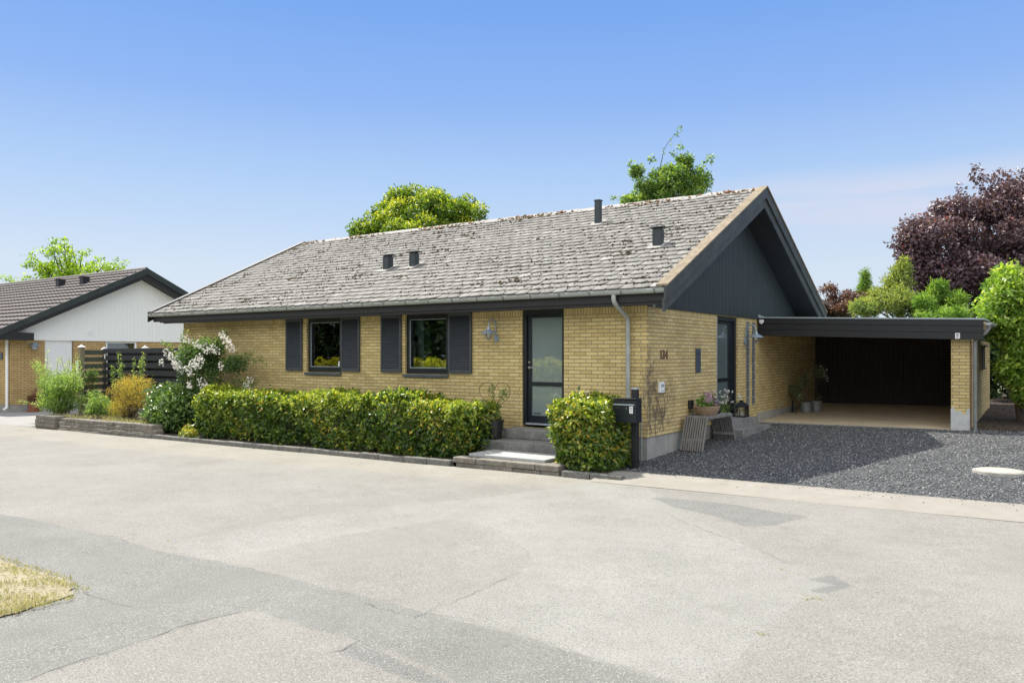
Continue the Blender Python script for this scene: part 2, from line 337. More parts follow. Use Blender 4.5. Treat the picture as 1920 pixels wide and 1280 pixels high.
def lm(name, dark, mid, light, accent=None, rough=.42, transl=.3, spec=.5,  p=(.0, .45, .85, 1)):
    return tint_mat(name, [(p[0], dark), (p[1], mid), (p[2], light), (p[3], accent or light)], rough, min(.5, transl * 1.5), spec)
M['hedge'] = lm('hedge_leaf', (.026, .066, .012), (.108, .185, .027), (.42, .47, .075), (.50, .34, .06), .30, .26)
M['laurel'] = lm('laurel_leaf', (.040, .100, .028), (.095, .185, .045), (.22, .31, .07), None, .3, .22, .7)
M['rosleaf'] = lm('rose_leaf', (.045, .10, .038), (.09, .17, .06), (.25, .33, .08), (.40, .45, .10), .45, .3)
M['spiraea'] = lm('yellow_spiraea_leaf', (0.186, 0.155, 0.039), (0.372, 0.295, 0.062), (0.600, 0.465, 0.078), (0.600, 0.310, 0.078), .6, .4)
M['loose'] = lm('pale_shrub_leaf', (.10, .20, .05), (.22, .34, .085), (.44, .54, .17), (.60, .66, .34), .5, .4)
M['low'] = lm('low_shrub_leaf', (0.078, 0.155, 0.039), (0.186, 0.295, 0.078), (0.434, 0.527, 0.186), None, .5, .35)
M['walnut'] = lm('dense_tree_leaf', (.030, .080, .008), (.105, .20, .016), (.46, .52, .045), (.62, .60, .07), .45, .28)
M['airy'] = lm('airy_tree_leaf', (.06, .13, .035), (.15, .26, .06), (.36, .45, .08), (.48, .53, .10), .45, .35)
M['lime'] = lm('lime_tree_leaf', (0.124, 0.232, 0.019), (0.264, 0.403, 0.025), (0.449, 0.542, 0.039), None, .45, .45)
M['plum'] = lm('purple_plum_leaf', (.055, .034, .050), (.135, .080, .108), (.25, .165, .20), (.30, .07, .08), .38, .2, .6)
M['conifer'] = lm('yellow_conifer_spray', (.13, .20, .06), (.26, .32, .085), (.44, .47, .12), None, .6, .3)
M['cypress'] = lm('green_cypress_spray', (.08, .18, .03), (.17, .30, .045), (.30, .42, .07), None, .6, .3)
M['bright'] = lm('bright_laurel_leaf', (.085, .18, .025), (.21, .34, .045), (.40, .50, .09), (.55, .60, .22), .36, .36, .6)
M['redshrub'] = lm('reddish_leaf', (.08, .04, .035), (.15, .07, .055), (.22, .12, .08), (.10, .13, .05), .5, .25)
M['darkhedge'] = lm('dark_conifer_leaf', (.022, .050, .016), (.05, .10, .03), (.12, .19, .05), None, .6, .2)
M['gold'] = lm('gold_hedge_leaf', (.26, .27, .02), (.46, .46, .035), (.58, .57, .06), None, .5, .3)
M['drygrass'] = lm('dry_grass_blade', (.26, .245, .11), (.42, .375, .20), (.52, .47, .31), (.22, .28, .08), .7, .2)
M['herb'] = lm('pot_plant_leaf', (0.062, 0.139, 0.031), (0.139, 0.264, 0.054), (0.279, 0.403, 0.093), None, .5, .3)
M['olive'] = lm('olive_leaf', (0.109, 0.139, 0.062), (0.186, 0.232, 0.109), (0.310, 0.357, 0.186), None, .5, .2)
M['redplant'] = lm('rust_red_leaf', (.09, .03, .02), (.16, .055, .03), (.22, .09, .05), None, .6, .2)
M['litterleaf'] = lm('fallen_leaf', (.05, .03, .02), (.10, .065, .04), (.20, .15, .10), (.34, .30, .24), .8, .1)

# ------------------------------------------------------------------ mesh building
class MB:
    def __init__(s): s.v = []; s.f = []; s.m = []
    def face(s, pts, mi=0):
        i = len(s.v); s.v += [tuple(p) for p in pts]; s.f.append(tuple(range(i, i + len(pts)))); s.m.append(mi)
    def box(s, x0, x1, y0, y1, z0, z1, mi=0, mat=None):
        P = [Vector(p) for p in ((x0, y0, z0), (x1, y0, z0), (x1, y1, z0), (x0, y1, z0), (x0, y0, z1), (x1, y0, z1), (x1, y1, z1), (x0, y1, z1))]
        if mat is not None: P = [mat @ p for p in P]
        i = len(s.v); s.v += [tuple(p) for p in P]
        for f in ((3, 2, 1, 0), (4, 5, 6, 7), (0, 1, 5, 4), (1, 2, 6, 5), (2, 3, 7, 6), (3, 0, 4, 7)):
            s.f.append(tuple(i + k for k in f)); s.m.append(mi)
        return s
    def beam(s, a, b, wx, wz, mi=0, up=(0, 0, 1)):
        a = Vector(a); b = Vector(b); d = (b - a); l = d.length; d.normalize()
        r = d.cross(Vector(up))
        if r.length < 1e-4: r = d.cross(Vector((1, 0, 0)))
        r.normalize(); u = r.cross(d)
        m = Matrix((r, d, u)).transposed().to_4x4(); m.translation = a
        return s.box(-wx / 2, wx / 2, 0, l, -wz / 2, wz / 2, mi, m)
    def tube(s, pts, rad, n=8, mi=0, cap=True):
        pts = [Vector(p) for p in pts]; k = len(pts)
        rad = rad if hasattr(rad, '__len__') else [rad] * k
        i0 = len(s.v); prev = None
        for j, p in enumerate(pts):
            d = (pts[min(j + 1, k - 1)] - pts[max(j - 1, 0)])
            if d.length < 1e-9: d = Vector((0, 0, 1))
            d.normalize()
            if prev is None:
                r = d.cross(Vector((0, 0, 1)))
                if r.length < .05: r = d.cross(Vector((1, 0, 0)))
            else: r = prev - d * prev.dot(d)
            r.normalize(); prev = r; q = d.cross(r)
            for a in range(n):
                t = 2 * math.pi * a / n; s.v.append(tuple(p + (r * math.cos(t) + q * math.sin(t)) * rad[j]))
        for j in range(k - 1):
            for a in range(n):
                b = (a + 1) % n
                s.f.append((i0 + j * n + a, i0 + j * n + b, i0 + (j + 1) * n + b, i0 + (j + 1) * n + a)); s.m.append(mi)
        if cap:
            s.f.append(tuple(i0 + a for a in reversed(range(n)))); s.m.append(mi)
            s.f.append(tuple(i0 + (k - 1) * n + a for a in range(n))); s.m.append(mi)
        return s
    def lathe(s, c, prof, n=24, mi=0, a0=0, a1=2 * math.pi, rot=None):
        """profile of (radius, z)"""
        c = Vector(c); i0 = len(s.v); full = abs(a1 - a0 - 2 * math.pi) < 1e-6; m = n if full else n + 1
        for r, z in prof:
            for a in range(m):
                t = a0 + (a1 - a0) * a / n; p = Vector((r * math.cos(t), r * math.sin(t), z))
                if rot is not None: p = rot @ p
                s.v.append(tuple(c + p))
        for j in range(len(prof) - 1):
            for a in range(n):
                b = (a + 1) % m
                s.f.append((i0 + j * m + a, i0 + j * m + b, i0 + (j + 1) * m + b, i0 + (j + 1) * m + a)); s.m.append(mi)
        return s
    def prism(s, poly, axis, a, b, mi=0):
        """2D polygon extruded along axis from a to b; axis x: poly=(y,z), y: (x,z), z: (x,y)"""
        def P(p, t):
            return {'x': (t, p[0], p[1]), 'y': (p[0], t, p[1]), 'z': (p[0], p[1], t)}[axis]
        n = len(poly); i = len(s.v)
        s.v += [P(p, a) for p in poly] + [P(p, b) for p in poly]
        for k in range(n):
            q = (k + 1) % n; s.f.append((i + k, i + q, i + n + q, i + n + k)); s.m.append(mi)
        s.f.append(tuple(i + k for k in reversed(range(n)))); s.m.append(mi)
        s.f.append(tuple(i + n + k for k in range(n))); s.m.append(mi)
        return s
    def build(s, name, mats, parent=None, smooth=False, bevel=0, kind=None, recalc=True, seg=2):
        import bmesh
        me = bpy.data.meshes.new(name); me.from_pydata(s.v, [], s.f)
        for mt in (mats if isinstance(mats, (list, tuple)) else [mats]): me.materials.append(M[mt] if isinstance(mt, str) else mt)
        me.polygons.foreach_set('material_index', s.m)
        if recalc:
            b = bmesh.new(); b.from_mesh(me); bmesh.ops.recalc_face_normals(b, faces=b.faces); b.to_mesh(me); b.free()
        if smooth:
            me.polygons.foreach_set('use_smooth', [True] * len(me.polygons)); 
            try: me.set_sharp_from_angle(angle=R(40))
            except Exception: pass
        me.update()
        o = bpy.data.objects.new(name, me); COL.objects.link(o)
        if parent: o.parent = parent
        if bevel:
            mo = o.modifiers.new('edge', 'BEVEL'); mo.width = bevel; mo.segments = seg; mo.limit_method = 'ANGLE'; mo.angle_limit = R(40)
        if kind: o['kind'] = kind
        return o

def npmesh(name, V, F, mats, parent=None, tint=None, smooth=False, midx=None):
    """V (n,3), F (m,k) arrays -> object"""
    me = bpy.data.meshes.new(name); V = np.asarray(V, np.float32); F = np.asarray(F, np.int32); k = F.shape[1]
    me.vertices.add(len(V)); me.vertices.foreach_set('co', V.ravel())
    me.loops.add(F.size); me.loops.foreach_set('vertex_index', F.ravel())
    me.polygons.add(len(F)); me.polygons.foreach_set('loop_start', np.arange(0, F.size, k, dtype=np.int32))
    for mt in (mats if isinstance(mats, (list, tuple)) else [mats]): me.materials.append(M[mt])
    if midx is not None: me.polygons.foreach_set('material_index', np.asarray(midx, np.int32))
    if tint is not None:
        a = me.attributes.new('tint', 'FLOAT', 'FACE'); a.data.foreach_set('value', np.clip(np.asarray(tint, np.float32), 0, 1))
    if smooth: me.polygons.foreach_set('use_smooth', [True] * len(F))
    me.update(calc_edges=True); me.validate()
    o = bpy.data.objects.new(name, me); COL.objects.link(o)
    if parent: o.parent = parent
    return o

def unit(a): return a / np.maximum(np.linalg.norm(a, axis=1, keepdims=True), 1e-9)
def leaves(name, mat, C, D, N, Ln, Wd, tint, parent=None, curl=.12):
    C = np.asarray(C, float); n = len(C); D = unit(np.asarray(D, float)); N = np.asarray(N, float)
    S = unit(np.cross(D, N)); N = unit(np.cross(S, D))
    Ln = np.broadcast_to(np.asarray(Ln, float), (n,))[:, None]; Wd = np.broadcast_to(np.asarray(Wd, float), (n,))[:, None]
    v0 = C; v1 = C + D * .42 * Ln + S * Wd / 2 + N * Wd * .18; v2 = C + D * Ln - N * Ln * curl; v3 = C + D * .42 * Ln - S * Wd / 2 + N * Wd * .18
    V = np.stack([v0, v1, v2, v3], 1).reshape(-1, 3)
    b = np.arange(n)[:, None] * 4
    F = np.concatenate([b + np.array([[0, 2, 1]]), b + np.array([[0, 3, 2]])], 1).reshape(-1, 3)
    return npmesh(name, V, F, mat, parent, np.repeat(tint, 2))
def rs(seed): return np.random.default_rng(seed)
def rdir(g, n): return unit(g.normal(size=(n, 3)))

def leaf_dirs(g, out, up=.25, droop=.0, spread=.8):
    n = len(out)
    N = unit(out * .7 + np.array([0, 0, up]) + g.normal(size=(n, 3)) * .55)
    D = unit(g.normal(size=(n, 3)) * spread + out * .5 + np.array([0, 0, -droop]))
    return D, N

def crown(name, mat, clumps, per, size, seed, parent=None, aspect=.5, shell=.35, up=.35, droop=.1, tintbias=0, young=.25, flat=1.0):
    """leaf clumps: list of (x,y,z,r); leaves sit through each clump's outer shell"""
    g = rs(seed); cl = np.array(clumps, float); n = int(per * len(cl))
    wgt = cl[:, 3] ** 2; wgt /= wgt.sum(); idx = g.choice(len(cl), n, p=wgt)
    d = rdir(g, n); rad = cl[idx, 3] * (1 - shell * g.random(n) ** 1.6) * (1 + .10 * g.normal(size=n))
    off = d * rad[:, None]; off[:, 2] *= flat
    C = cl[idx, :3] + off
    D, N = leaf_dirs(g, d, up, droop)
    L = size * g.uniform(.65, 1.25, n); W = L * aspect * g.uniform(.8, 1.2, n)
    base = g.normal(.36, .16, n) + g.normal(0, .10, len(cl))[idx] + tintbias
    y = g.random(n) < young * (d[:, 2] > .2); base[y] += .32  # clump tops: young leaves, and light from above painted in as paler tint
    return leaves(name, mat, C, D, N, L, W, base, parent)

def clump_cloud(seed, ells, n, rmin, rmax):
    """clump centres near the surface of ellipsoids (cx,cy,cz,rx,ry,rz)"""
    g = rs(seed); out = []
    vol = np.array([e[3] * e[4] + e[4] * e[5] + e[3] * e[5] for e in ells]); vol = vol / vol.sum()
    for i in g.choice(len(ells), n, p=vol):
        e = ells[i]; d = rdir(g, 1)[0]; r = rmin + (rmax - rmin) * g.random(); q = 1 - .5 * g.random() ** 1.5
        out.append((e[0] + d[0] * max(e[3] - r, .05) * q, e[1] + d[1] * max(e[4] - r, .05) * q, e[2] + d[2] * max(e[5] - r, .05) * q, r))
    return out

def wiggle(g, a, b, k=5, amp=.08):
    a = Vector(a); b = Vector(b); l = (b - a).length; P = [a]
    for i in range(1, k): P.append(a.lerp(b, i / k) + Vector(g.normal(size=3)) * amp * l * math.sin(math.pi * i / k))
    return P + [b]

def trunk(name, root, base, top, r0, ends, seed, mat='bark', r1=None, parent_off=True, branch_r=.35):
    g = rs(seed); mb = MB(); o = Vector(root.location) if root else Vector()
    base = Vector(base) - o; top = Vector(top) - o
    P = wiggle(g, base, top, 6, .03); rr = [r0 * (1.25 if i == 0 else 1) * (1 - .6 * i / 6) for i in range(7)]
    mb.tube(P, rr, 10)
    for e in ends:
        t = .35 + .6 * g.random(); i = min(5, int(t * 6)); s = P[i].lerp(P[i + 1], t * 6 - i)
        e = Vector(e[:3]) - o
        q = wiggle(g, s, e, 5, .06); b0 = rr[i] * branch_r
        mb.tube(q, [b0 * (1 - .8 * j / 5) for j in range(6)], 6)
    return mb.build(name, mat, root, smooth=True)

def local(cl, root):
    o = root.location; return [(c[0] - o.x, c[1] - o.y, c[2] - o.z, c[3]) for c in cl]
#==PART2==
# ------------------------------------------------------------------ ground, road, gravel
def sheet(name, x0, x1, y0, y1, zf, mat, nx=20, ny=20, kind='structure', parent=None):
    X = np.linspace(x0, x1, nx + 1); Y = np.linspace(y0, y1, ny + 1)
    V = [(x, y, zf(x, y)) for y in Y for x in X]
    F = [(j * (nx + 1) + i, j * (nx + 1) + i + 1, (j + 1) * (nx + 1) + i + 1, (j + 1) * (nx + 1) + i) for j in range(ny) for i in range(nx)]
    o = npmesh(name, V, F, mat, parent, smooth=True)
    if kind: o['kind'] = kind
    return o
sheet('ground', -400, 400, -400, 400, lambda x, y: zr(x) - .16, 'earth', 80, 80)
sheet('paved_forecourt', -32, -17.3, -1.86, 12, lambda x, y: zr(x) + .002, 'paving', 12, 4)

def patch(px, h, mat, seed, name='asphalt_patch', world=False, jit=.02, sub=.25):
    g = rs(seed); P = [Vector(p) if world else Vector(on_road(*p)) for p in px]; out = []
    for i, p in enumerate(P):
        q = P[(i + 1) % len(P)]; n = max(1, int((q - p).length / sub))
        for k in range(n):
            t = k / n; r = p.lerp(q, t)
            if k: r = r + Vector(g.normal(size=2)) * jit
            out.append(r)
    V = [(p.x, p.y, zr(p.x) + h) for p in out]
    T = tessellate_polygon([[Vector((p.x, p.y, 0)) for p in out]])
    F = []
    for t in T:
        a, b, c = [out[i] for i in t]
        F.append(t if (b - a).cross(c - a) > 0 else (t[0], t[2], t[1]))
    o = npmesh(name, V, F, mat); o['kind'] = 'structure'
    return o
ZONES = []
ZONES.append(('strip', [(-40, 958), (60, 972), (125, 990), (210, 1005), (300, 1035), (415, 1052), (550, 1085), (675, 1115), (780, 1145), (960, 1187), (1075, 1225), (1200, 1260), (1300, 1292), (1420, 1330), (1000, 1330), (880, 1285), (770, 1235), (675, 1200), (575, 1175), (475, 1142), (410, 1158), (350, 1174), (225, 1218), (125, 1250), (20, 1284), (-60, 1300)]))
ZONES.append(('pale', [(306, 1022), (420, 995), (570, 968), (700, 950), (860, 937), (1000, 920), (1100, 905), (1180, 908), (1222, 918), (1250, 942), (1360, 1000), (1480, 1055), (1560, 1085), (1592, 1098), (1500, 1130), (1430, 1190), (1380, 1240), (1320, 1292), (1290, 1288), (1200, 1258), (1075, 1222), (960, 1183), (860, 1160), (800, 1143), (880, 1108), (960, 1080), (1000, 1056), (985, 1030), (940, 1005), (890, 980), (840, 972), (700, 995), (560, 1020), (430, 1049), (395, 1047)]))
ZONES.append(('dark', [(1222, 932), (1290, 936), (1380, 946), (1440, 957), (1515, 969), (1450, 984), (1395, 986), (1345, 968), (1262, 950)]))
ZONES.append(('dark', [(628, 1221), (676, 1203), (760, 1243), (830, 1272), (900, 1310), (840, 1300)]))
ZONES.append(('dark', [(1510, 1085), (1560, 1078), (1600, 1099), (1545, 1112), (1520, 1106), (1565, 1096)]))
ZONES.append(('cream', [(0, 790), (58, 792), (75, 802), (300, 826), (500, 843), (800, 868), (1050, 893), (1160, 908), (1000, 912), (700, 884), (400, 858), (200, 838), (0, 815)]))
xs = np.unique(np.concatenate([np.linspace(-70, -18, 20), np.arange(-18, 8.001, .05), np.linspace(8, 40, 14)])); ys = np.unique(np.concatenate([np.linspace(-70, -11.6, 12), np.arange(-11.6, -1.88, .05), [-1.86]]))
GX, GY = np.meshgrid(xs, ys); PX, PY = GX.ravel(), GY.ravel()
def signed(poly):
    """distance to the outline of a repair, positive inside it"""
    Q = np.array([on_road(*q) for q in poly]); A_, B_ = Q, np.roll(Q, -1, 0); d = np.full(len(PX), 9.); ins = np.zeros(len(PX), bool)
    for (ax, ay), (bx_, by_) in zip(A_, B_):
        ux, uy = bx_ - ax, by_ - ay; t = np.clip(((PX - ax) * ux + (PY - ay) * uy) / max(ux * ux + uy * uy, 1e-9), 0, 1)
        d = np.minimum(d, np.hypot(PX - ax - t * ux, PY - ay - t * uy))
        k = (ay > PY) != (by_ > PY); xc = ax + (PY - ay) / (by_ - ay + 1e-12) * ux; ins ^= k & (PX < xc)
    return np.clip(np.where(ins, d, -d), -1, 1)
att = {}
for nm, pl in ZONES:
    q = signed(pl); att[nm] = np.maximum(att[nm], q) if nm in att else q
att['cream'] = np.maximum(att['cream'], np.clip(PY + 2.9 + .35 * np.sin(PX * .7), -1, 1) * (PX < 1) + np.where(PX < 1, 0, -1))
m = len(xs); V = np.stack([PX, PY, np.array([zr(x) for x in PX]) + .0035 * np.sin(PX * 1.3) * np.sin(PY * 1.1)], 1); I_, J_ = np.meshgrid(np.arange(len(ys) - 1), np.arange(m - 1), indexing='ij'); b = (I_ * m + J_).ravel()
road = npmesh('road', V, np.stack([b, b + 1, b + m + 1, b + m], 1), 'asphalt', smooth=True); road['kind'] = 'structure'
for nm, q in att.items(): a = road.data.attributes.new(nm, 'FLOAT', 'POINT'); a.data.foreach_set('value', q.astype(np.float32))
def crack(pts, wd, seed, h=.0066):
    g = rs(seed); P = []
    for a, b in zip(pts[:-1], pts[1:]):
        a = Vector(on_road(*a)); b = Vector(on_road(*b)); n = max(2, int((b - a).length / .09))
        P += [a.lerp(b, k / n) + Vector(g.normal(size=2)) * .012 for k in range(n)]
    P.append(Vector(on_road(*pts[-1])))
    V = []; F = []
    for i, p in enumerate(P):
        d = (P[min(i + 1, len(P) - 1)] - P[max(i - 1, 0)]); d.normalize(); nrm = Vector((-d.y, d.x)); ww = .6 * wd * g.uniform(.15, 1.2)
        for sgn in (1, -1):
            q = p + nrm * sgn * ww / 2; V.append((q.x, q.y, zr(q.x) + h))
    for i in range(len(P) - 1): F.append((2 * i, 2 * i + 1, 2 * i + 3, 2 * i + 2))
    o = npmesh('road_crack', V, F, 'crack'); o['kind'] = 'structure'
for i, (p, wd) in enumerate([([(45, 1277), (125, 1247), (225, 1215), (350, 1170), (475, 1142)], .013), ([(160, 1112), (215, 1130), (252, 1140)], .014), ([(680, 1130), (780, 1157)], .010),
    ([(775, 1157), (820, 1140), (900, 1106), (950, 1084)], .009), ([(622, 1222), (650, 1212), (675, 1200)], .010), ([(1250, 965), (1320, 992), (1420, 1030), (1475, 1055)], .008), ([(1150, 912), (1300, 925), (1500, 945), (1700, 958), (1920, 975)], .010)]):
    crack(p, wd, 30 + i)

# the lawn corner across the road
def lawn_poly():
    c = [(-60, -9.05), (-8, -9.1), (-2.2, -9.12), (-.9, -9.13), (-.55, -9.3), (-.45, -9.7), (-.4, -10.5), (-.3, -14), (-.3, -40), (-60, -40)]
    return c
patch(lawn_poly(), .0085, 'drylawn', 8, 'lawn', world=True, jit=.012, sub=.06)
g = rs(11); n = 15000
P = np.stack([-.42 - 3.2 * g.random(n) ** 1.3, -9.17 - 1.9 * g.random(n), np.zeros(n)], 1)
ok = (P[:, 0] < -.55 + .1 * (P[:, 1] + 9.3)) | (P[:, 1] < -9.5); P = P[ok]; n = len(P)
cl = np.sin(P[:, 0] * 9 + 2 * np.sin(P[:, 1] * 7)) + np.sin(P[:, 1] * 11 + 1.3) + g.normal(0, .6, n)
P = P[cl > -.5]; m_ = 420; t_ = g.random(m_); E1 = np.stack([-.95 - 3 * t_, -9.12 + np.abs(g.normal(0, .015, m_)), 0 * t_], 1); E2 = np.stack([-.46 + np.abs(g.normal(0, .025, m_)) + .03 * np.sin(t_ * 40), -9.35 - 1.2 * t_, 0 * t_], 1); P = np.concatenate([P, E1, E2]); n = len(P); P[:, 2] = [zr(x) + .010 for x in P[:, 0]]
D = unit(np.stack([g.normal(0, .5, n), g.normal(0, .5, n), np.ones(n)], 1)); 
o = leaves('dry_grass', 'drygrass', P, D, rdir(g, n), g.uniform(.015, .055, n), .006, g.normal(.5, .22, n) + (g.random(n) < .12) * .4)
tag(o, kind='stuff')

# kerb, apron
mb = MB(); x = -14.2; g = rs(5)
while x < .1:
    l = .48 + .16 * g.random()
    if not (-2.75 < x + l / 2 < -.62):
        dy = g.normal(0, .008); dz = g.normal(0, .006); z = zr(x)
        mb.box(x + .006, x + l - .006, -1.90 + dy, -1.76 + dy, z - .1, z + .095 + dz)
    x += l
o = mb.build('kerb', 'kerb', bevel=.014, kind='structure')
V = []; F = []
xs = np.linspace(.02, 16, 60); prof = [(-2.06, .003), (-1.98, .022), (-1.72, .05), (-1.70, .046), (-1.30, .068), (-1.22, .070), (-1.22, -.1)]
for x in xs:
    for y, h in prof:
        k = min(1, max(0, (x - .02) / .5)); V.append((x, y + .004 * math.sin(x * 7), zr(x) + h + (.0 if k == 1 else 0)))
m = len(prof)
for i in range(len(xs) - 1):
    for j in range(m - 1): F.append((i * m + j, (i + 1) * m + j, (i + 1) * m + j + 1, i * m + j + 1))
o = npmesh('dropped_kerb', V, F, 'apron'); o['kind'] = 'structure'

# planting strip, raised bed soil, gravel yard, shaded soil
sheet('flower_bed', -18.2, .06, -1.78, .1, lambda x, y: zr(x) + .075 + .01 * math.sin(x * 5 + y * 9), 'soil', 90, 8)
sheet('raised_bed', -17.35, -12.3, -1.75, .8, lambda x, y: .105 + .03 * math.sin(x * 3 + 1) * math.sin(y * 4) + .02 * (y + 1.2), 'soil', 30, 12)
sheet('gravel_yard', -.03, 16, -1.24, 6.2, lambda x, y: zg(x, y) + .008 * math.sin(x * 6.1 + y) * math.sin(y * 5.3) - .012, 'gravelbase', 60, 40)
sheet('shaded_soil', 4.0, 40, 6.12, 40, lambda x, y: zg(x, y) + .02 * math.sin(x * 3) * math.sin(y * 2.6), 'litter', 50, 50)
sheet('back_garden', -60, 4.0, 11.3, 90, lambda x, y: zr(x) + .05, 'earth', 10, 10)

def pebbles(name, mat, C, S, tint, seed, flat=.6, parent=None):
    g = rs(seed); n = len(C); C = np.asarray(C, float)
    base = np.array([(1, 0, 0), (0, 1, 0), (-1, 0, 0), (0, -1, 0), (0, 0, 1), (0, 0, -1)], float)
    V = base[None] * g.uniform(.6, 1.25, (n, 6, 1)) + g.normal(0, .12, (n, 6, 3))
    a = g.uniform(0, 2 * math.pi, n); c, s = np.cos(a), np.sin(a); t = g.normal(0, .35, n)
    x = V[..., 0] * c[:, None] - V[..., 1] * s[:, None]; y = V[..., 0] * s[:, None] + V[..., 1] * c[:, None]; z = V[..., 2] * flat + x * t[:, None]
    V = np.stack([x, y, z], -1) * np.asarray(S, float).reshape(n, 1, 1) + C[:, None]
    f = np.array([(0, 1, 4), (1, 2, 4), (2, 3, 4), (3, 0, 4), (1, 0, 5), (2, 1, 5), (3, 2, 5), (0, 3, 5)])
    F = (np.arange(n) * 6)[:, None, None] + f[None]
    return npmesh(name, V.reshape(-1, 3), F.reshape(-1, 3), mat, parent, np.repeat(tint, 8))
g = rs(21); n = 50000
X = .0 + 9.2 * g.random(n); Y = -1.24 + 7.4 * g.random(n) 
k = ~((X < .9) & (Y > 5.95) | (X < 4.1) & (Y > 5.98)); X, Y = X[k], Y[k]; n = len(X)
Z = np.array([zg(a, b) for a, b in zip(X, Y)]) - .006
sp = g.random(n) < .07; X2 = X.copy(); 
o = pebbles('gravel', 'stones', np.stack([X, Y, Z + g.uniform(-.004, .006, n)], 1), g.uniform(.009, .018, n), np.clip(g.normal(.43, .24, n), 0, .985) + (g.random(n) < .006) * .5, 22)
tag(o, kind='stuff')
g = rs(23); n = 260   # a little grit spilled on the concrete edge and the road
X = .2 + 8 * g.random(n); Y = -1.25 - .5 * g.random(n) ** 3
o = pebbles('loose_grit', 'stones', np.stack([X, Y, [zr(a) + .075 - (.06 * max(0, (-1.3 - b))) for a, b in zip(X, Y)]], 1), g.uniform(.005, .012, n), g.uniform(.2, 1, n), 24); tag(o, kind='stuff')
g = rs(25); n = 2600
X = 4.2 + 9 * g.random(n); Y = 6.1 + 12 * g.random(n) ** 1.5
C = np.stack([X, Y, [zg(a, b) + .02 for a, b in zip(X, Y)]], 1); D = rdir(g, n); D[:, 2] *= .25; N = unit(np.array([0, 0, 1.]) + g.normal(0, .3, (n, 3)))
o = leaves('fallen_leaves', 'litterleaf', C, D, N, g.uniform(.04, .09, n), .035, g.normal(.4, .25, n)); tag(o, kind='stuff')

# round concrete cover in the gravel
mx_, my_ = 5.06, 1.05; mz = zg(mx_, my_) + .012
t = thing('manhole_cover', 'round pale concrete manhole cover lying flush in the dark gravel', 'manhole cover', (mx_, my_, mz))
MB().lathe((0, 0, 0), [(0, .022), (.28, .022), (.293, .015), (.30, -.05)], 48).build('cover', 'manhole', t, smooth=True)
MB().lathe((0, 0, 0), [(.303, -.05), (.303, .012), (.34, .010), (.345, -.05)], 48).build('rim', 'concrete', t, smooth=True)

# ------------------------------------------------------------------ the yellow brick house
house = thing('brick_house', 'long low yellow brick house with black trim and grey slate roof', 'house')
EY, EZ, SL, RY = -.62, 2.895, .475, 4.5
A = math.atan(SL); CA, SA = math.cos(A), math.sin(A); XL, XR = -14.07, .62
def zt(y): return EZ + (min(y, 2 * RY - y) - EY) * SL

def wall_grid(mb, axis, c0, c1, cutsu, cutsz, openings, mats=lambda z: 0):
    """wall between planes c0 (outside) and c1, cells cut by openings (u0,u1,z0,z1)"""
    us = sorted(set(cutsu + [o[i] for o in openings for i in (0, 1)])); zs = sorted(set(cutsz + [o[i] for o in openings for i in (2, 3)]))
    def P(u, c, z): return (u, c, z) if axis == 'x' else (c, u, z)
    inside = lambda u, z: any(o[0] < u < o[1] and o[2] < z < o[3] for o in openings)
    for i in range(len(us) - 1):
        for j in range(len(zs) - 1):
            u0, u1, z0, z1 = us[i], us[i + 1], zs[j], zs[j + 1]; um, zm = (u0 + u1) / 2, (z0 + z1) / 2
            if inside(um, zm): continue
            mi = mats(zm)
            mb.face([P(u0, c0, z0), P(u1, c0, z0), P(u1, c0, z1), P(u0, c0, z1)], mi); mb.face([P(u0, c1, z0), P(u1, c1, z0), P(u1, c1, z1), P(u0, c1, z1)], mi)
    for u0, u1, z0, z1 in openings:
        zz = [z for z in zs if z0 <= z <= z1]
        for a, b in zip(zz[:-1], zz[1:]):
            mi = mats((a + b) / 2)
            for u in (u0, u1): mb.face([P(u, c0, a), P(u, c1, a), P(u, c1, b), P(u, c0, b)], mi)
        mb.face([P(u0, c0, z0), P(u1, c0, z0), P(u1, c1, z0), P(u0, c1, z0)], 0)
    z0, z1 = zs[0], zs[-1]
    for u in (us[0], us[-1]): mb.face([P(u, c0, z0), P(u, c1, z0), P(u, c1, z1), P(u, c0, z1)], 0)
    for z in (z0, z1): mb.face([P(us[0], c0, z), P(us[-1], c0, z), P(us[-1], c1, z), P(us[0], c1, z)], 0)

W1 = (-8.62, -7.45, 1.40, 2.64); W2 = (-5.55, -4.355, 1.40, 2.64); DF = (-2.58, -1.66, .44, 2.64)
GD = (3.28, 4.53, .44, 2.60); GB1 = (5.10, 5.34, .655, 2.54); GB2 = (5.50, 5.74, .655, 2.54)
mb = MB(); RL = 2.525
wall_grid(mb, 'x', 0, .3, [-13.5, 0], [.39, RL, 2.64], [W1, W2, DF], lambda z: 1 if z > RL else 0)
wall_grid(mb, 'y', 0, -.3, [.3, 11.14], [.39, RL, 2.64], [GD, GB1, GB2], lambda z: 1 if z > RL else 0)
mb.box(-13.5, -13.2, .3, 8.7, .39, 2.64); mb.box(-13.5, -.3, 8.7, 9, .392, 2.638)
mb.build('wall', ['brick', 'rowlock'], house, recalc=False)
mb = MB(); mb.box(-13.48, -.02, .02, 9, -.6, .388); mb.box(-.3, -.022, .03, 11.1, -.6, .386)
mb.build('plinth', 'concrete', house)
MB().box(-.02, .035, 5.85, 11.13, .1, .472).build('ledge', 'concrete', house, bevel=.008)

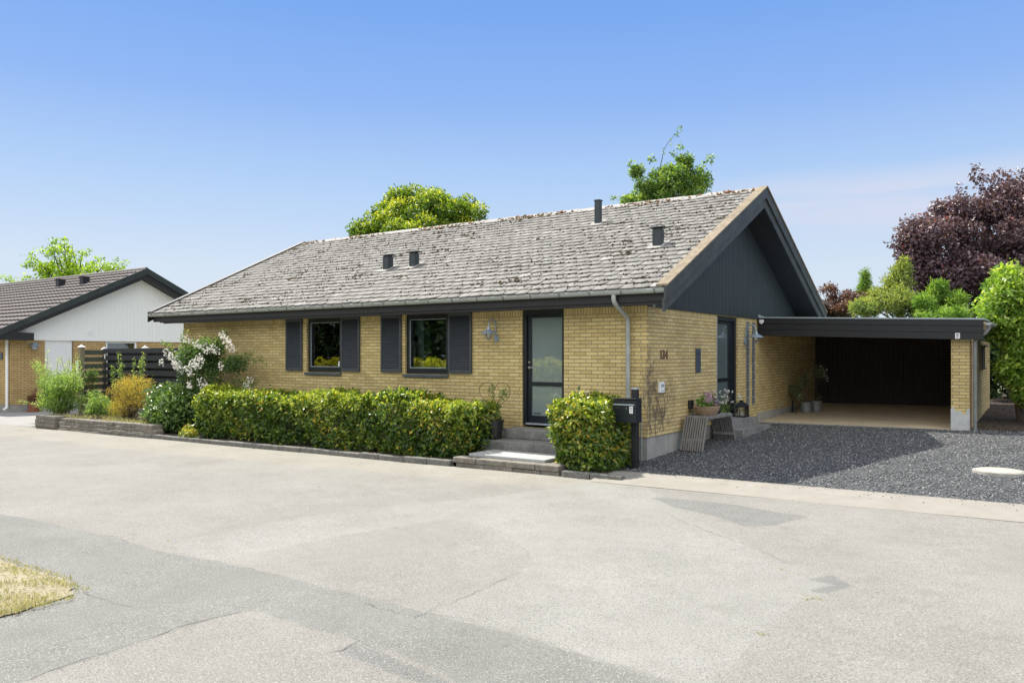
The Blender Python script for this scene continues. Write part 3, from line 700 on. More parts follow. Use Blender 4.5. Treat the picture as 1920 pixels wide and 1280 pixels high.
# gable cladding boards
def zs_(y): return zt(y) - .37
mb = MB(); mb.prism([(.02, 2.632), (8.98, 2.632), (8.98, zs_(8.98)), (RY, zs_(RY)), (.02, zs_(.02))], 'x', -.28, .006)
y = .0
while y < 8.98:
    y1 = min(y + .082, 8.98); a, b = y + .006, y1 - .006
    mb.prism([(a, 2.618), (b, 2.618), (b, zs_(b) + .01), (RY if a < RY < b else (a + b) / 2, zs_(RY if a < RY < b else (a + b) / 2) + .01), (a, zs_(a) + .01)], 'x', .007, .034); y = y1
mb.build('gable_cladding', 'clad', house)
mb = MB(); mb.prism([(.3, 2.632), (8.98, 2.632), (RY, zs_(RY))], 'x', -13.47, -13.44); mb.build('gable_cladding', 'clad', house)

# roof: deck, slates, moss, ridge, verges
roof = MB()
for s in (0, 1):
    Y = lambda y: y if s == 0 else 2 * RY - y
    roof.prism([(Y(EY), EZ - .012), (Y(RY), zt(RY) - .012), (Y(RY), zt(RY) - .10), (Y(EY), EZ - .10)], 'x', XL + .03, XR - .03, 0)
roof.prism([(2 * RY - EY + .02, EZ + .0), (RY, zt(RY) + .012), (RY, zt(RY) - .008), (2 * RY - EY + .02, EZ - .01)], 'x', XL + .02, XR - .02, 1)
roof = roof.build('roof', ['slate_deck', 'roof_back'], house)
def slope_pt(u, s, h): return np.stack([u, EY + s * CA - h * SA, EZ + s * SA + h * CA], -1)
g = rs(3); EXPS, SWID = .2265, .262; nr = 25; nc = 57
I, J = np.meshgrid(np.arange(nr), np.arange(nc), indexing='ij'); I = I.ravel(); J = J.ravel(); n = len(I)
u0 = XL + .0 + (J - .5 * (I % 2)) * SWID + g.normal(0, .004, n); u1 = u0 + SWID - .007 + g.normal(0, .004, n)
s0 = I * EXPS - .05 + g.normal(0, .006, n) + .006 * np.sin(u0 * 1.3 + I); ln = np.minimum(s0 + .30, 5.70) - s0
k = (u1 > XL + .05) & (u0 < XR - .05); I, J, u0, u1, s0, ln = [a[k] for a in (I, J, u0, u1, s0, ln)]; n = len(I)
u0 = np.clip(u0, XL + .02, XR - .02); u1 = np.clip(u1, XL + .02, XR - .02)
ca = np.minimum(g.uniform(.012, .04, n), (u1 - u0) * .3); cb = np.minimum(g.uniform(.02, .065, n), (u1 - u0) * .4); sk = g.normal(0, .006, n)
hl = .020 + np.abs(g.normal(0, .005, n)); hu = .004 + 0 * hl
T = [slope_pt(u0 + ca, s0 + sk, hl), slope_pt(u1 - cb, s0 - sk, hl + g.normal(0, .003, n)), slope_pt(u1, s0 + cb * .9, hl), slope_pt(u1, s0 + ln, hu), slope_pt(u0, s0 + ln, hu), slope_pt(u0, s0 + ca * .9, hl)]
Bm = [slope_pt(u0 + ca, s0 + sk, -.008 + 0 * hl), slope_pt(u1 - cb, s0 - sk, -.008 + 0 * hl), slope_pt(u1, s0 + cb * .9, -.008 + 0 * hl), slope_pt(u0, s0 + ca * .9, -.008 + 0 * hl)]
V = np.stack(T + Bm, 1).reshape(-1, 3); b = (np.arange(n) * 10)[:, None]
qs = [(0, 1, 2, 5), (2, 3, 4, 5), (6, 7, 1, 0), (7, 8, 2, 1), (9, 6, 0, 5)]
F = np.stack([b + np.array([q]) for q in qs], 1).reshape(-1, 4)
tn = g.normal(.5, .2, n); tint = np.repeat(tn, 5)
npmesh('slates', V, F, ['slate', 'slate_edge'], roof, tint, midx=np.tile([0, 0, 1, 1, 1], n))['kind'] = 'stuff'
# moss sits on the lower edges of slates, thicker in patches and along the ridge
g = rs(4); m = 15000; ii = g.integers(0, n, m); tpos = g.random(m)
uu = u0[ii] + (u1 - u0)[ii] * tpos; ss = s0[ii] + g.normal(.0, .008, m) + (g.random(m) < .22) * g.uniform(0, .2, m)
dens = .5 + .5 * np.sin(uu * .9 + 1.7 * np.sin(ss * 1.1 + 2)) * np.sin(ss * 1.9 + uu * .35) + .45 * np.exp(-((uu + 1.6) / 2.2) ** 2 - ((ss - 1.0) / 1.2) ** 2) + .15 * np.sin(uu * 7 + ss * 5)
k = (g.random(m) < np.clip(dens, .10, 1) * .62) & (ss > .02) & (ss < 5.6); uu, ss = uu[k], ss[k]; m1 = len(uu)
hh = np.where(np.abs(((ss + .05) / EXPS) % 1) < .15, .024, .016)
C1 = slope_pt(uu, ss, hh); S1 = np.abs(g.normal(.014, .008, m1)) + .005; T1 = g.beta(2, 3, m1) * .75
m2 = 900; uu = g.uniform(XL + .1, XR - .1, m2); ss = 5.66 - np.abs(g.normal(0, .12, m2)); kk = (np.sin(uu * 2.1) + np.sin(uu * .8 + 1) + g.normal(0, .6, m2)) > -.2; uu, ss = uu[kk], ss[kk]
C2 = slope_pt(uu, ss, .02 + 0 * uu); S2 = np.abs(g.normal(.03, .014, len(uu))) + .01; T2 = g.uniform(.55, 1, len(uu))
m3 = 420; cu = g.uniform(XL, XR, 42); cs = g.uniform(.3, 5.3, 42); q = g.integers(0, 42, m3); uu = np.clip(cu[q] + g.normal(0, .12, m3), XL + .1, XR - .1); ss = np.clip(cs[q] + g.normal(0, .05, m3), .05, 5.6)
C3 = slope_pt(uu, ss, .02 + 0 * uu); S3 = np.abs(g.normal(.022, .012, m3)) + .008; T3 = g.uniform(.15, .8, m3)
o = pebbles('moss', 'moss', np.concatenate([C1, C2, C3]), np.concatenate([S1, S2, S3]), np.concatenate([T1, T2, T3]), 6, .8, roof); o['kind'] = 'stuff'
mb = MB(); x = XL + .02; g = rs(8)
while x < XR - .05:
    l = min(.46, XR - .03 - x); dz = g.normal(0, .004)
    mb.prism([(RY - .14, zt(RY - .14) + .026 + dz), (RY, zt(RY) + .045 + dz), (RY + .14, zt(RY - .14) + .026 + dz), (RY + .14, zt(RY - .14) + .008), (RY, zt(RY) + .02), (RY - .14, zt(RY - .14) + .008)], 'x', x, x + l - .008); x += l
mb.build('ridge_cap', 'roof_back', roof)
def verge(x0, x1, hi, lo, name, mat, side, e0=-.02):
    Y = lambda y: y if side == 0 else 2 * RY - y
    return MB().prism([(Y(EY + e0), zt(EY) + e0 * SL + hi), (Y(RY), zt(RY) + hi), (Y(RY), zt(RY) + lo), (Y(EY + e0), zt(EY) + e0 * SL + lo)], 'x', x0, x1).build(name, mat, house)
for side in (0, 1):
    verge(.46, .665, .058, .030, 'verge_strip', 'verge', side, -.05)
    verge(.60, .64, .0275, -.20, 'barge_board', 'barge', side, -.05)
    verge(.555, .5985, -.165, -.40, 'barge_board', 'barge', side, -.02)
    verge(-.0, .553, -.345, -.372, 'soffit', 'soffit', side, .27)
    verge(XL - .05, XL - .012, .035, -.22, 'barge_board', 'black', side, -.03)
    verge(XL - .03, XL + .14, .058, .037, 'verge_strip', 'black', side, -.03)
    verge(XL + .03, -13.5, -.345, -.372, 'soffit', 'soffit', side, .27)
mb = MB(); mb.box(-14.04, .55, -.535, -.505, 2.665, 2.86); mb.box(-13.62, .55, -.5045, -.478, 2.615, 2.80); mb.build('fascia', 'black', house, bevel=.003)
MB().box(-13.62, .55, -.478, -.002, 2.642, 2.662).build('soffit', 'soffit', house); MB().box(-14.03, -13.625, -.5, 0, 2.69, 2.71).build('soffit', 'soffit', house); MB().box(-13.6, 0, 9.002, 9.5, 2.642, 2.662).build('soffit', 'soffit', house)
mb = MB(); mb.box(-14.04, .55, 9.505, 9.535, 2.62, 2.86); mb.build('fascia', 'black', house)
mb = MB(); mb.beam((.30, -.40, 2.60), (.30, -.02, 2.86), .02, .05); mb.build('soffit_edge', 'alu', house)
mb = MB(); mb.beam((.42, 9.3, 2.62), (.42, 9.0, 2.92), .02, .07); mb.box(.02, .55, 9.02, 9.05, 2.6, 2.95, 0); mb.build('soffit_edge', 'barge', house)

gy, gz, gr = -.60, 2.86, .066
pr = [(gy + gr * math.cos(t), gz + gr * math.sin(t)) for t in np.linspace(math.pi, 2 * math.pi, 13)] + [(gy + (gr - .007) * math.cos(t), gz + (gr - .007) * math.sin(t)) for t in np.linspace(2 * math.pi, math.pi, 13)]
mb = MB(); mb.prism(pr, 'x', -14.12, .60)
for xe in (-14.12, .60):
    mb.prism([(gy + gr * math.cos(t), gz + gr * math.sin(t)) for t in np.linspace(math.pi, 2 * math.pi, 13)], 'x', xe - .002, xe + .002)
mb.tube([(-14.12, gy - gr, gz), (.60, gy - gr, gz)], .009, 8)
gut = mb.build('gutter', 'zinc', house, smooth=True)
for i in range(25):
    x = -13.9 + i * .597; q = [(gy + (gr + .004) * math.cos(t), gz + (gr + .004) * math.sin(t)) for t in np.linspace(math.pi, 2 * math.pi, 11)]
    q2 = [(gy + (gr - .002) * math.cos(t), gz + (gr - .002) * math.sin(t)) for t in np.linspace(2 * math.pi, math.pi, 11)]
    MB().prism(q + q2, 'x', x - .014, x + .014).tube([(x - .014, gy - gr, gz + .004), (x + .014, gy - gr, gz + .004)], .014, 8).build('gutter_bracket', 'bracket', gut)
px_ = -.331
mb = MB(); mb.tube([(px_, -.60, 2.80), (px_, -.60, 2.735), (px_, -.585, 2.69), (px_, -.54, 2.655), (px_, -.16, 2.47), (px_, -.10, 2.43), (px_, -.075, 2.37), (px_, -.075, -.05)], .040, 14)
dp = mb.build('downpipe', 'zinc', house, smooth=True)
for z in (2.02, .9): MB().lathe((px_, -.075, z), [(.041, -.015), (.045, -.012), (.045, .012), (.041, .015)], 16).box(px_ - .008, px_ + .008, -.04, 0, z - .008, z + .008).build('pipe_clip', 'zinc', dp)
MB().tube([(-.10, -.022, -.1), (-.10, -.022, .75)], .010, 8).build('conduit', 'alu', house, smooth=True)

def vent(x, y, wx, h, cap):
    z = zt(y); r = wx / 2; mb = MB(); mb.box(x - r, x + r, y - r, y + r, z - .15, z + h)
    if cap:
        mb.prism([(y - r - .05, z + h + .02), (y + r + .05, z + h + .02), (y + r + .05, z + h + .035), (y, z + h + .06), (y - r - .05, z + h + .035)], 'x', x - r - .05, x + r + .05)
        mb.box(x - r * .8, x + r * .8, y - r * .8, y + r * .8, z + h, z + h + .02)
    else: mb.box(x - r - .012, x + r + .012, y - r - .012, y + r + .012, z + h, z + h + .03)
    b = MB(); b.box(x - r - .12, x + r + .12, y - r - .14, y + r + .14, -.004, .004)
    mb.build('roof_vent' if cap else 'flue', 'clad', roof, bevel=.004)
    q = slope_pt(np.array([x - r - .09, x + r + .09, x + r + .09, x - r - .09]), (np.array([y - r - .1, y - r - .1, y + r + .13, y + r + .13]) - EY) / CA, np.array([.030, .030, .026, .026]))
    npmesh('flashing', q, [(0, 1, 2, 3)], 'roof_back', roof)
vent(-7.31, 1.33, .175, .30, True); vent(-6.53, 1.38, .165, .30, True); vent(-.43, 1.38, .165, .31, True); vent(-2.71, 3.22, .125, .50, False)

# windows, shutters
def window(o, stickerx=None):
    x0, x1, z0, z1 = o; fy0, fy1 = .05, .14
    mb = MB(); fw = .055
    mb.box(x0, x0 + fw, fy0, fy1, z0, z1); mb.box(x1 - fw, x1, fy0, fy1, z0, z1); mb.box(x0 + fw, x1 - fw, fy0, fy1, z1 - .05, z1); mb.box(x0 + fw, x1 - fw, fy0, fy1, z0, z0 + .07)
    a, b, c, d = x0 + fw, x1 - fw, z0 + .07, z1 - .05; s = .055
    mb.box(a, a + s, fy0 - .018, fy1 - .03, c, d); mb.box(b - s, b, fy0 - .018, fy1 - .03, c, d); mb.box(a + s, b - s, fy0 - .018, fy1 - .03, d - s, d); mb.box(a + s, b - s, fy0 - .018, fy1 - .03, c, c + s)
    f = mb.build('window', 'frame', house, bevel=.004)
    MB().box(a + s - .005, b - s + .005, .082, .088, c + s - .005, d - s + .005).build('pane', 'glass', f)
    mb = MB(); mb.box(a + s, a + s + .012, .030, .036, c + s, d - s); mb.box(a + s + .012, b - s, .030, .036, c + s, c + s + .014); mb.box(a + s + .012, b - s, .030, .036, d - s - .010, d - s); mb.build('bead', 'alu', f)
    mb = MB(); mb.box(x0 - .03, x1 - .002, -.05, .05, z0 - .03, z0 - .008); mb.box(x0 - .03, x1 - .002, -.054, -.042, z0 - .06, z0 - .008); mb.build('sill', 'bluegrey', f, bevel=.004)
    mb = MB(); mb.box(x0 + .0, x0 + .06, .142, .42, z0, z1); mb.box(x1 - .06, x1, .142, .42, z0, z1); mb.box(x0 + .06, x1 - .06, .142, .42, z1 - .06, z1); mb.box(x0 + .06, x1 - .06, .142, .45, z0 + .02, z0 + .06); mb.build('inner_reveal', 'innerwhite', f)
    V = []; n = 24
    for i in range(n + 1):
        u = i / n; V += [(x0 + .08 + .17 * u, .30 + .025 * math.sin(u * 22), z0 + .08), (x0 + .08 + .17 * u, .30 + .02 * math.sin(u * 22 + .4), z1 - .08)]
    npmesh('curtain', V, [(2 * i, 2 * i + 2, 2 * i + 3, 2 * i + 1) for i in range(n)], 'curtain', f, smooth=True)
    if stickerx: MB().box(stickerx - .03, stickerx + .03, .0795, .0815, c + s + .01, c + s + .13).build('sticker', 'sticker', f)
window(W1, -7.62); window(W2)
MB().box(-13.1, -.31, .9, .95, .4, 2.6).box(-13.1, -.31, .46, .9, .395, .41).build('room_back', 'interior', house)
def shutter(x0, x1, z0=1.43, z1=2.655):
    mb = MB(); t = .045
    mb.box(x0, x0 + t, -.045, -.012, z0, z1); mb.box(x1 - t, x1, -.045, -.012, z0, z1); mb.box(x0 + t, x1 - t, -.045, -.012, z0, z0 + .06); mb.box(x0 + t, x1 - t, -.045, -.012, z1 - .08, z1)
    n = 30; h = (z1 - z0 - .14) / n
    for i in range(n):
        z = z0 + .06 + i * h; m = Matrix.Translation((0, -.028, z + h / 2)) @ Matrix.Rotation(R(-38), 4, 'X')
        mb.box(x0 + t, x1 - t, -.0045, .0045, -h * .62, h * .62, 0, m)
    mb.box(x0 + t, x1 - t, -.014, -.010, z0 + .03, z1 - .03)
    mb.build('shutter', 'shutter', house)
for a in ((-9.315, -8.75), (-7.445, -6.865), (-6.22, -5.635), (-4.352, -3.762)): shutter(*a)

# front door
x0, x1, z0, z1 = DF
mb = MB(); mb.box(x0, x0 + .075, .03, .20, z0 + .05, z1); mb.box(x1 - .05, x1, .03, .20, z0 + .05, z1); mb.box(x0 + .075, x1 - .05, .03, .20, z1 - .09, z1)
df = mb.build('door', 'frame', house, bevel=.003)
mb = MB(); a, b, c, d = x0 + .078, x1 - .053, z0 + .085, z1 - .093
P1 = (-2.416, -1.745, 1.293, 2.49); P2 = (-2.416, -1.745, .66, 1.219)
mb.box(a, P1[0], .075, .135, c, d); mb.box(P1[1], b, .075, .135, c, d); mb.box(P1[0], P1[1], .075, .135, P1[3], d); mb.box(P1[0], P1[1], .075, .135, P2[3], P1[2]); mb.box(P1[0], P1[1], .075, .135, c, P2[2])
mb.build('door_leaf', 'frame', df, bevel=.003)
for q in (P1, P2):
    MB().box(q[0] - .004, q[1] + .004, .098, .108, q[2] - .004, q[3] + .004).build('pane', 'glassgreen', df)
mb = MB(); mb.box(x0 + .08, x1 - .06, -.01, .2, z0 + .052, z0 + .080); mb.build('threshold', 'alu', df, bevel=.004)
mb = MB(); hx = -2.465; mb.lathe((hx, .075, 1.56), [(.026, 0), (.026, .012), (0, .012)], 20, rot=Matrix.Rotation(R(90), 3, 'X')); mb.tube([(hx, .075, 1.56), (hx, .03, 1.56), (hx + .02, .022, 1.56), (hx + .13, .022, 1.558)], .0095, 10)
mb.lathe((hx, .075, 1.66), [(.026, 0), (.024, .014), (0, .014)], 20, rot=Matrix.Rotation(R(90), 3, 'X')); mb.build('handle', 'steel', df, smooth=True)
MB().box(P2[0] + .03, P2[0] + .19, .0955, .0975, P2[2] + .02, P2[2] + .06).build('sticker', 'bluegrey', df)

# gable door with sidelight reveal
y0, y1, z0, z1 = GD
mb = MB(); mb.box(-.19, -.03, y0 + .0, y0 + .05, z0 + .1, z1); mb.box(-.19, -.03, y1 - .10, y1, z0 + .1, z1); mb.box(-.19, -.03, y0 + .05, y1 - .10, z1 - .09, z1); dg = mb.build('door', 'frame', house, bevel=.003)
MB().box(-.034, -.004, y0 + .002, y0 + .045, z0 + .1, z1 - .02).build('frame_edge', 'alu', dg)
q1 = (3.47, 4.20, 1.31, 2.46); q2 = (3.47, 4.20, .75, 1.245); a, b, c, d = y0 + .053, y1 - .103, z0 + .15, z1 - .093
mb = MB(); mb.box(-.14, -.08, a, q1[0], c, d); mb.box(-.14, -.08, q1[1], b, c, d); mb.box(-.14, -.08, q1[0], q1[1], q1[3], d); mb.box(-.14, -.08, q1[0], q1[1], q2[3], q1[2]); mb.box(-.14, -.08, q1[0], q1[1], c, q2[2]); mb.build('door_leaf', 'frame', dg, bevel=.003)
for q in (q1, q2): MB().box(-.118, -.108, q[0] - .004, q[1] + .004, q[2] - .004, q[3] + .004).build('pane', 'sideglass', dg)
mb = MB(); mb.tube([(-.08, 3.405, 1.60), (-.03, 3.405, 1.60), (-.025, 3.43, 1.60), (-.025, 3.53, 1.597)], .0095, 10); mb.lathe((-.08, 3.405, 1.60), [(.025, 0), (.025, .012), (0, .012)], 16, rot=Matrix.Rotation(R(90), 3, 'Y')); mb.build('handle', 'steel', dg, smooth=True)
MB().box(-.2, .0, y0, y1, z0 + .002, z0 + .09).build('threshold', 'concrete', dg)

for q in (GB1, GB2):
    gf = MB(); bl = MB(); n = 10; h = (q[3] - q[2]) / n
    for i in range(n + 1): gf.box(-.12, -.006, q[0], q[1], q[2] + i * h - (.006 if 0 < i < n else .0) - (.012 if i == n else 0), q[2] + i * h + (.006 if 0 < i < n else 0) + (.012 if i == 0 else 0))
    gf.box(-.12, -.005, q[0], q[0] + .012, q[2] + .001, q[3] - .001); gf.box(-.12, -.005, q[1] - .012, q[1], q[2] + .001, q[3] - .001)
    gp = gf.build('glass_block_window', 'concrete', house)
    for i in range(n):
        MB().box(-.11, -.010, q[0] + .0125, q[1] - .0125, q[2] + i * h + .0125, q[2] + (i + 1) * h - .0125).build('glass_block', 'blockglass', gp, bevel=.014)

# small things on the house walls
def wallbox(name, label, cat, x0, x1, y0, y1, z0, z1, mat, bev=.006, extra=None):
    t = thing(name, label, cat, ((x0 + x1) / 2, (y0 + y1) / 2, z0)); hx, hy = (x1 - x0) / 2, (y1 - y0) / 2
    MB().box(-hx, hx, -hy, hy, 0, z1 - z0).build('box', mat, t, bevel=bev)
    return t
t = wallbox('letter_plate', 'tall narrow slate-blue plate on the brick gable beside the side door', 'wall plate', .002, .03, 2.13, 2.345, 1.46, 1.92, 'bluegrey', .004)
MB().box(.0145, .017, -.09, .09, .36, .375).build('slot', 'frame', t)
t = wallbox('meter_box', 'small white meter box on the brick gable under the house number', 'meter box', .002, .05, .41, .605, 1.135, 1.325, 'white', .01)
MB().box(.0245, .0265, -.06, .06, .10, .15).build('window', 'alu', t); MB().box(.0245, .0268, -.06, .06, .03, .045).build('seam', 'zinc', t)
t = wallbox('outdoor_socket', 'small black socket box low on the brick gable behind the bench', 'socket', .002, .06, 1.755, 1.925, .785, .946, 'potblack', .012)
MB().box(.03, .034, -.06, .06, .03, .13).build('flap', 'black', t, bevel=.004)
t = thing('house_number', 'rusty house number 134 on the brick gable near the front corner', 'house number', (.010, .648, 1.735))
for ch, yy in (('1', -.115), ('3', 0), ('4', .125)):
    c = bpy.data.curves.new('digit', 'FONT'); c.body = ch; c.size = .21; c.extrude = .006; c.offset = .004; c.align_x = 'CENTER'
    o = bpy.data.objects.new('digit', c); COL.objects.link(o); bpy.context.view_layer.update()
    me = bpy.data.meshes.new_from_object(o.evaluated_get(bpy.context.evaluated_depsgraph_get())); bpy.data.objects.remove(o)
    o = bpy.data.objects.new('digit', me); COL.objects.link(o); o.parent = t; o.location = (0, yy, 0); o.rotation_euler = (R(90), 0, R(90)); me.materials.clear(); me.materials.append(M['rust'])
t = thing('outdoor_tap_cover', 'small round pale blue cover on the front brick wall behind the potted plant', 'wall cover', (-3.253, -.002, .787))
rx = Matrix.Rotation(R(90), 3, 'X')
MB().lathe((0, 0, 0), [(.075, 0), (.072, .014), (.05, .018), (.048, .010), (0, .010)], 28, rot=rx).build('rim', 'alu', t, smooth=True)
MB().lathe((0, 0, 0), [(.046, .011), (.03, .022), (0, .022)], 20, rot=rx).build('dial', 'bluegrey', t, smooth=True)

def wall_lamp(name, label, loc, rz):
    t = thing(name, label, 'wall lamp', loc, rz, 'barn lamps on the brick walls')
    MB().lathe((0, 0, -.06), [(.062, 0), (.06, .012), (.03, .024), (0, .026)], 24, rot=rx).build('wall_plate', 'galv', t, smooth=True)
    mb = MB(); arc = [(0, -.025, -.16), (0, -.025, .20)] + [(0, -.025 - .115 * (1 - math.cos(a)), .20 + .105 * math.sin(a)) for a in np.linspace(.25, math.pi, 10)] + [(0, -.255, .13)]
    mb.tube(arc, .0105, 10); mb.tube([(0, -.06 + .035 * math.cos(a), .235 + .035 * math.sin(a)) for a in np.linspace(0, 6.2, 16)], .007, 8); mb.build('arm', 'galv', t, smooth=True)
    sx = Matrix.Identity(3)
    MB().lathe((0, -.255, 0), [(.0, .155), (.026, .15), (.036, .12), (.045, .095), (.075, .085), (.12, .062), (.160, .030), (.168, .022), (.160, .024), (.11, .05), (.05, .075), (0, .08)], 32).build('lamp_shade', 'galv', t, smooth=True)
    MB().lathe((0, -.255, 0), [(.055, .05), (.062, .0), (.055, -.05), (.03, -.078), (0, -.085)], 20).build('glass_globe', 'bulb', t, smooth=True)
    mb = MB()
    for z, r in ((.028, .072), (-.02, .068)): mb.tube([(r * math.cos(a), -.255 + r * math.sin(a), z) for a in np.linspace(0, 2 * math.pi, 20)], .004, 6)
    for k in range(6):
        a = k * math.pi / 3; mb.tube([(.072 * math.cos(a), -.255 + .072 * math.sin(a), .04), (.07 * math.cos(a), -.255 + .07 * math.sin(a), -.02), (.04 * math.cos(a), -.255 + .04 * math.sin(a), -.085), (0, -.255, -.096)], .0035, 6)
    mb.build('guard', 'galv', t, smooth=True)
    return t
wall_lamp('wall_lamp', 'grey-blue barn lamp on the front wall between a shutter and the front door', (-3.176, 0, 2.18), 0)
wall_lamp('wall_lamp', 'grey barn lamp on the gable in front of the glass blocks', (0, 4.99, 2.16), R(90))

# ------------------------------------------------------------------ carport
cp = thing('carport', 'flat roofed carport with black fascia, brick pier and dark board back wall', 'carport', (4.1, 6.0, .2)); O = Vector(cp.location)
def off(mb, name, mat, parent=cp, **k):
    mb.v = [tuple(Vector(p) - O) for p in mb.v]; return mb.build(name, mat, parent, **k)
def ft(x): return 2.645 - .0322 * x
mb = MB(); mb.box(3.93, 4.26, 6.0, 11.14, .2, 2.12); off(mb, 'side_wall', 'brick')
g = rs(31); prf = [(3.925, .2), (4.265, .2)]; topz = [(.70 + .05 * math.sin(k * 1.9) - .10 * math.exp(-((k - 5) / 1.6) ** 2)) for k in range(9)]
mb = MB(); mb.prism(prf + [(4.265 - .34 * k / 8, topz[8 - k] if True else 0) for k in range(9)], 'y', 5.995, 6.4); off(mb, 'pier_base', vmat('limewashed_base', (.42, .44, .43), (.58, .60, .60), 7, .9, .2, fine=(14, (.34, .31, .24), .60, .70)))
for k, (hi, lo) in enumerate(((0, -.125), (-.131, -.262), (-.268, -.402))):
    mb = MB(); mb.prism([(.008, ft(0) + lo), (4.51, ft(4.51) + lo), (4.51, ft(4.51) + hi), (.008, ft(0) + hi)], 'y', 5.86 + .004 * (k % 2), 5.90); off(mb, 'fascia_board', 'black', bevel=.003)
mb = MB(); mb.prism([(.002, ft(0) - .40), (4.49, ft(4.49) - .40), (4.49, ft(4.49) - .006), (.002, ft(0) - .006)], 'y', 5.902, 5.95); off(mb, 'fascia_back', 'black')
mb = MB(); mb.prism([(.002, ft(0) - .19), (4.5, ft(4.5) - .19), (4.5, ft(4.5) - .03), (.002, ft(0) - .03)], 'y', 5.952, 11.3); rf_ = off(mb, 'roof', 'brownwood')
mb = MB(); mb.prism([(.04, ft(0) + .0), (4.53, ft(4.53) + .0), (4.53, ft(4.53) + .028), (.04, ft(0) + .028)], 'y', 5.85, 11.35); off(mb, 'roof_felt', 'alu')
mb = MB(); mb.prism([(5.83, 2.665), (11.3, 2.665), (11.3, 2.76), (6.3, 2.69), (5.80, 2.72)], 'x', .036, .05); off(mb, 'flashing', 'zinc')
mb = MB(); gx, gz2 = 4.60, 2.44; pr = [(gx + .06 * math.cos(t), gz2 + .06 * math.sin(t)) for t in np.linspace(math.pi, 2 * math.pi, 11)] + [(gx + .053 * math.cos(t), gz2 + .053 * math.sin(t)) for t in np.linspace(2 * math.pi, math.pi, 11)]
mb.prism(pr, 'y', 5.82, 11.3); mb.prism([(gx + .06 * math.cos(t), gz2 + .06 * math.sin(t)) for t in np.linspace(math.pi, 2 * math.pi, 11)], 'y', 5.818, 5.822); gg = off(mb, 'gutter', 'zinc', smooth=True)
mb = MB(); mb.tube([(gx, 5.95, 2.40), (gx, 5.95, 2.33), (gx - .06, 5.96, 2.24), (4.40, 5.97, 2.14), (4.355, 5.97, 2.05), (4.355, 5.97, .22)], .038, 12); dpc = off(mb, 'downpipe', 'potgrey', smooth=True)
mb = MB(); mb.tube([(4.285, 5.985, 2.1), (4.285, 5.985, .22)], .014, 8); off(mb, 'conduit', 'rust', smooth=True)
mb = MB(); x = .002
while x < 3.92: mb.box(x + .003, min(x + .118, 3.928), 11.02 + .006 * (int(x / .12) % 2), 11.05, .30, 2.5); x += .12
mb.box(.001, 3.929, 11.05, 11.08, .30, 2.5); off(mb, 'back_wall', 'boards')
mb = MB(); mb.box(4.262, 4.36, 8.05, 9.25, 1.98, 2.02); mb.box(4.262, 4.30, 8.1, 8.16, 1.5, 1.98); mb.box(4.262, 4.30, 9.14, 9.2, 1.5, 1.98); mb.box(4.262, 4.30, 8.6, 8.65, 1.5, 1.98); mb.box(4.262, 4.33, 8.08, 9.22, 1.46, 1.5); hw = off(mb, 'side_window', 'postwood')
mb = MB(); mb.box(4.262, 4.275, 8.16, 8.6, 1.5, 1.98); mb.box(4.262, 4.275, 8.65, 9.14, 1.5, 1.98); off(mb, 'pane', 'interior', parent=hw)
sheet('carport_floor', .036, 3.926, 5.99, 11.02, lambda x, y: .252 + .008 * x + .0385 * (y - 6), 'carportslab', 8, 8)
MB().prism([(.036, .15), (3.925, .15), (3.925, .2825), (.036, .2515)], 'y', 5.985, 5.9895).build('carport_floor_edge', 'concrete', kind='structure')
def sticker(name, label, loc, rz, w_, h_, cat='sticker'):
    t = thing(name, label, cat, loc, rz); MB().box(-w_ / 2, w_ / 2, -.003, 0, 0, h_).build('label_plate', 'sticker', t)
    mb = MB(); mb.lathe((0, -.0035, h_ * .68), [(w_ * .30, 0), (w_ * .30, .0008), (w_ * .20, .0008), (w_ * .20, 0)], 20, rot=rx); mb.box(-w_ * .08, w_ * .08, -.0045, -.0032, h_ * .60, h_ * .76)
    mb.box(-w_ * .3, w_ * .3, -.0042, -.0032, h_ * .30, h_ * .36); mb.box(-w_ * .22, w_ * .22, -.0042, -.0032, h_ * .16, h_ * .22); mb.build('print', 'ink', t)
    return t
sticker('sticker', 'white sticker with dark print on the carport fascia above the pier', (4.06, 5.858, 2.125), 0, .085, .115)
t = thing('motion_sensor', 'small white motion sensor at the left end of the carport fascia', 'sensor', (.11, 5.855, 2.535))
MB().box(-.05, .05, -.045, 0, 0, .07).build('housing', 'white', t, bevel=.012); MB().lathe((0, -.045, .0), [(.036, .012), (.034, -.012), (.018, -.032), (0, -.036)], 18).build('lens', 'white', t, smooth=True)

# weeds in the cracks of the road
g = rs(95); C = []
for a, b, k in ((1465, 1067, 18), (1490, 1076, 14), (1525, 1122, 30), (1515, 1124, 14), (1428, 1190, 22), (316, 1014, 14), (1262, 968, 8), (1330, 996, 8), (70, 806, 40)):
    x, y = on_road(a, b); C += [(x + g.normal(0, .03), y + g.normal(0, .012), zr(x) + .004) for _ in range(k)]
C = np.array(C); n = len(C); D = unit(np.stack([g.normal(0, .8, n), g.normal(0, .8, n), .5 + 0 * C[:, 0]], 1))
o = leaves('road_weeds', 'drygrass', C, D, rdir(g, n), g.uniform(.008, .022, n), .006, g.uniform(.3, 1, n)); tag(o, kind='stuff')
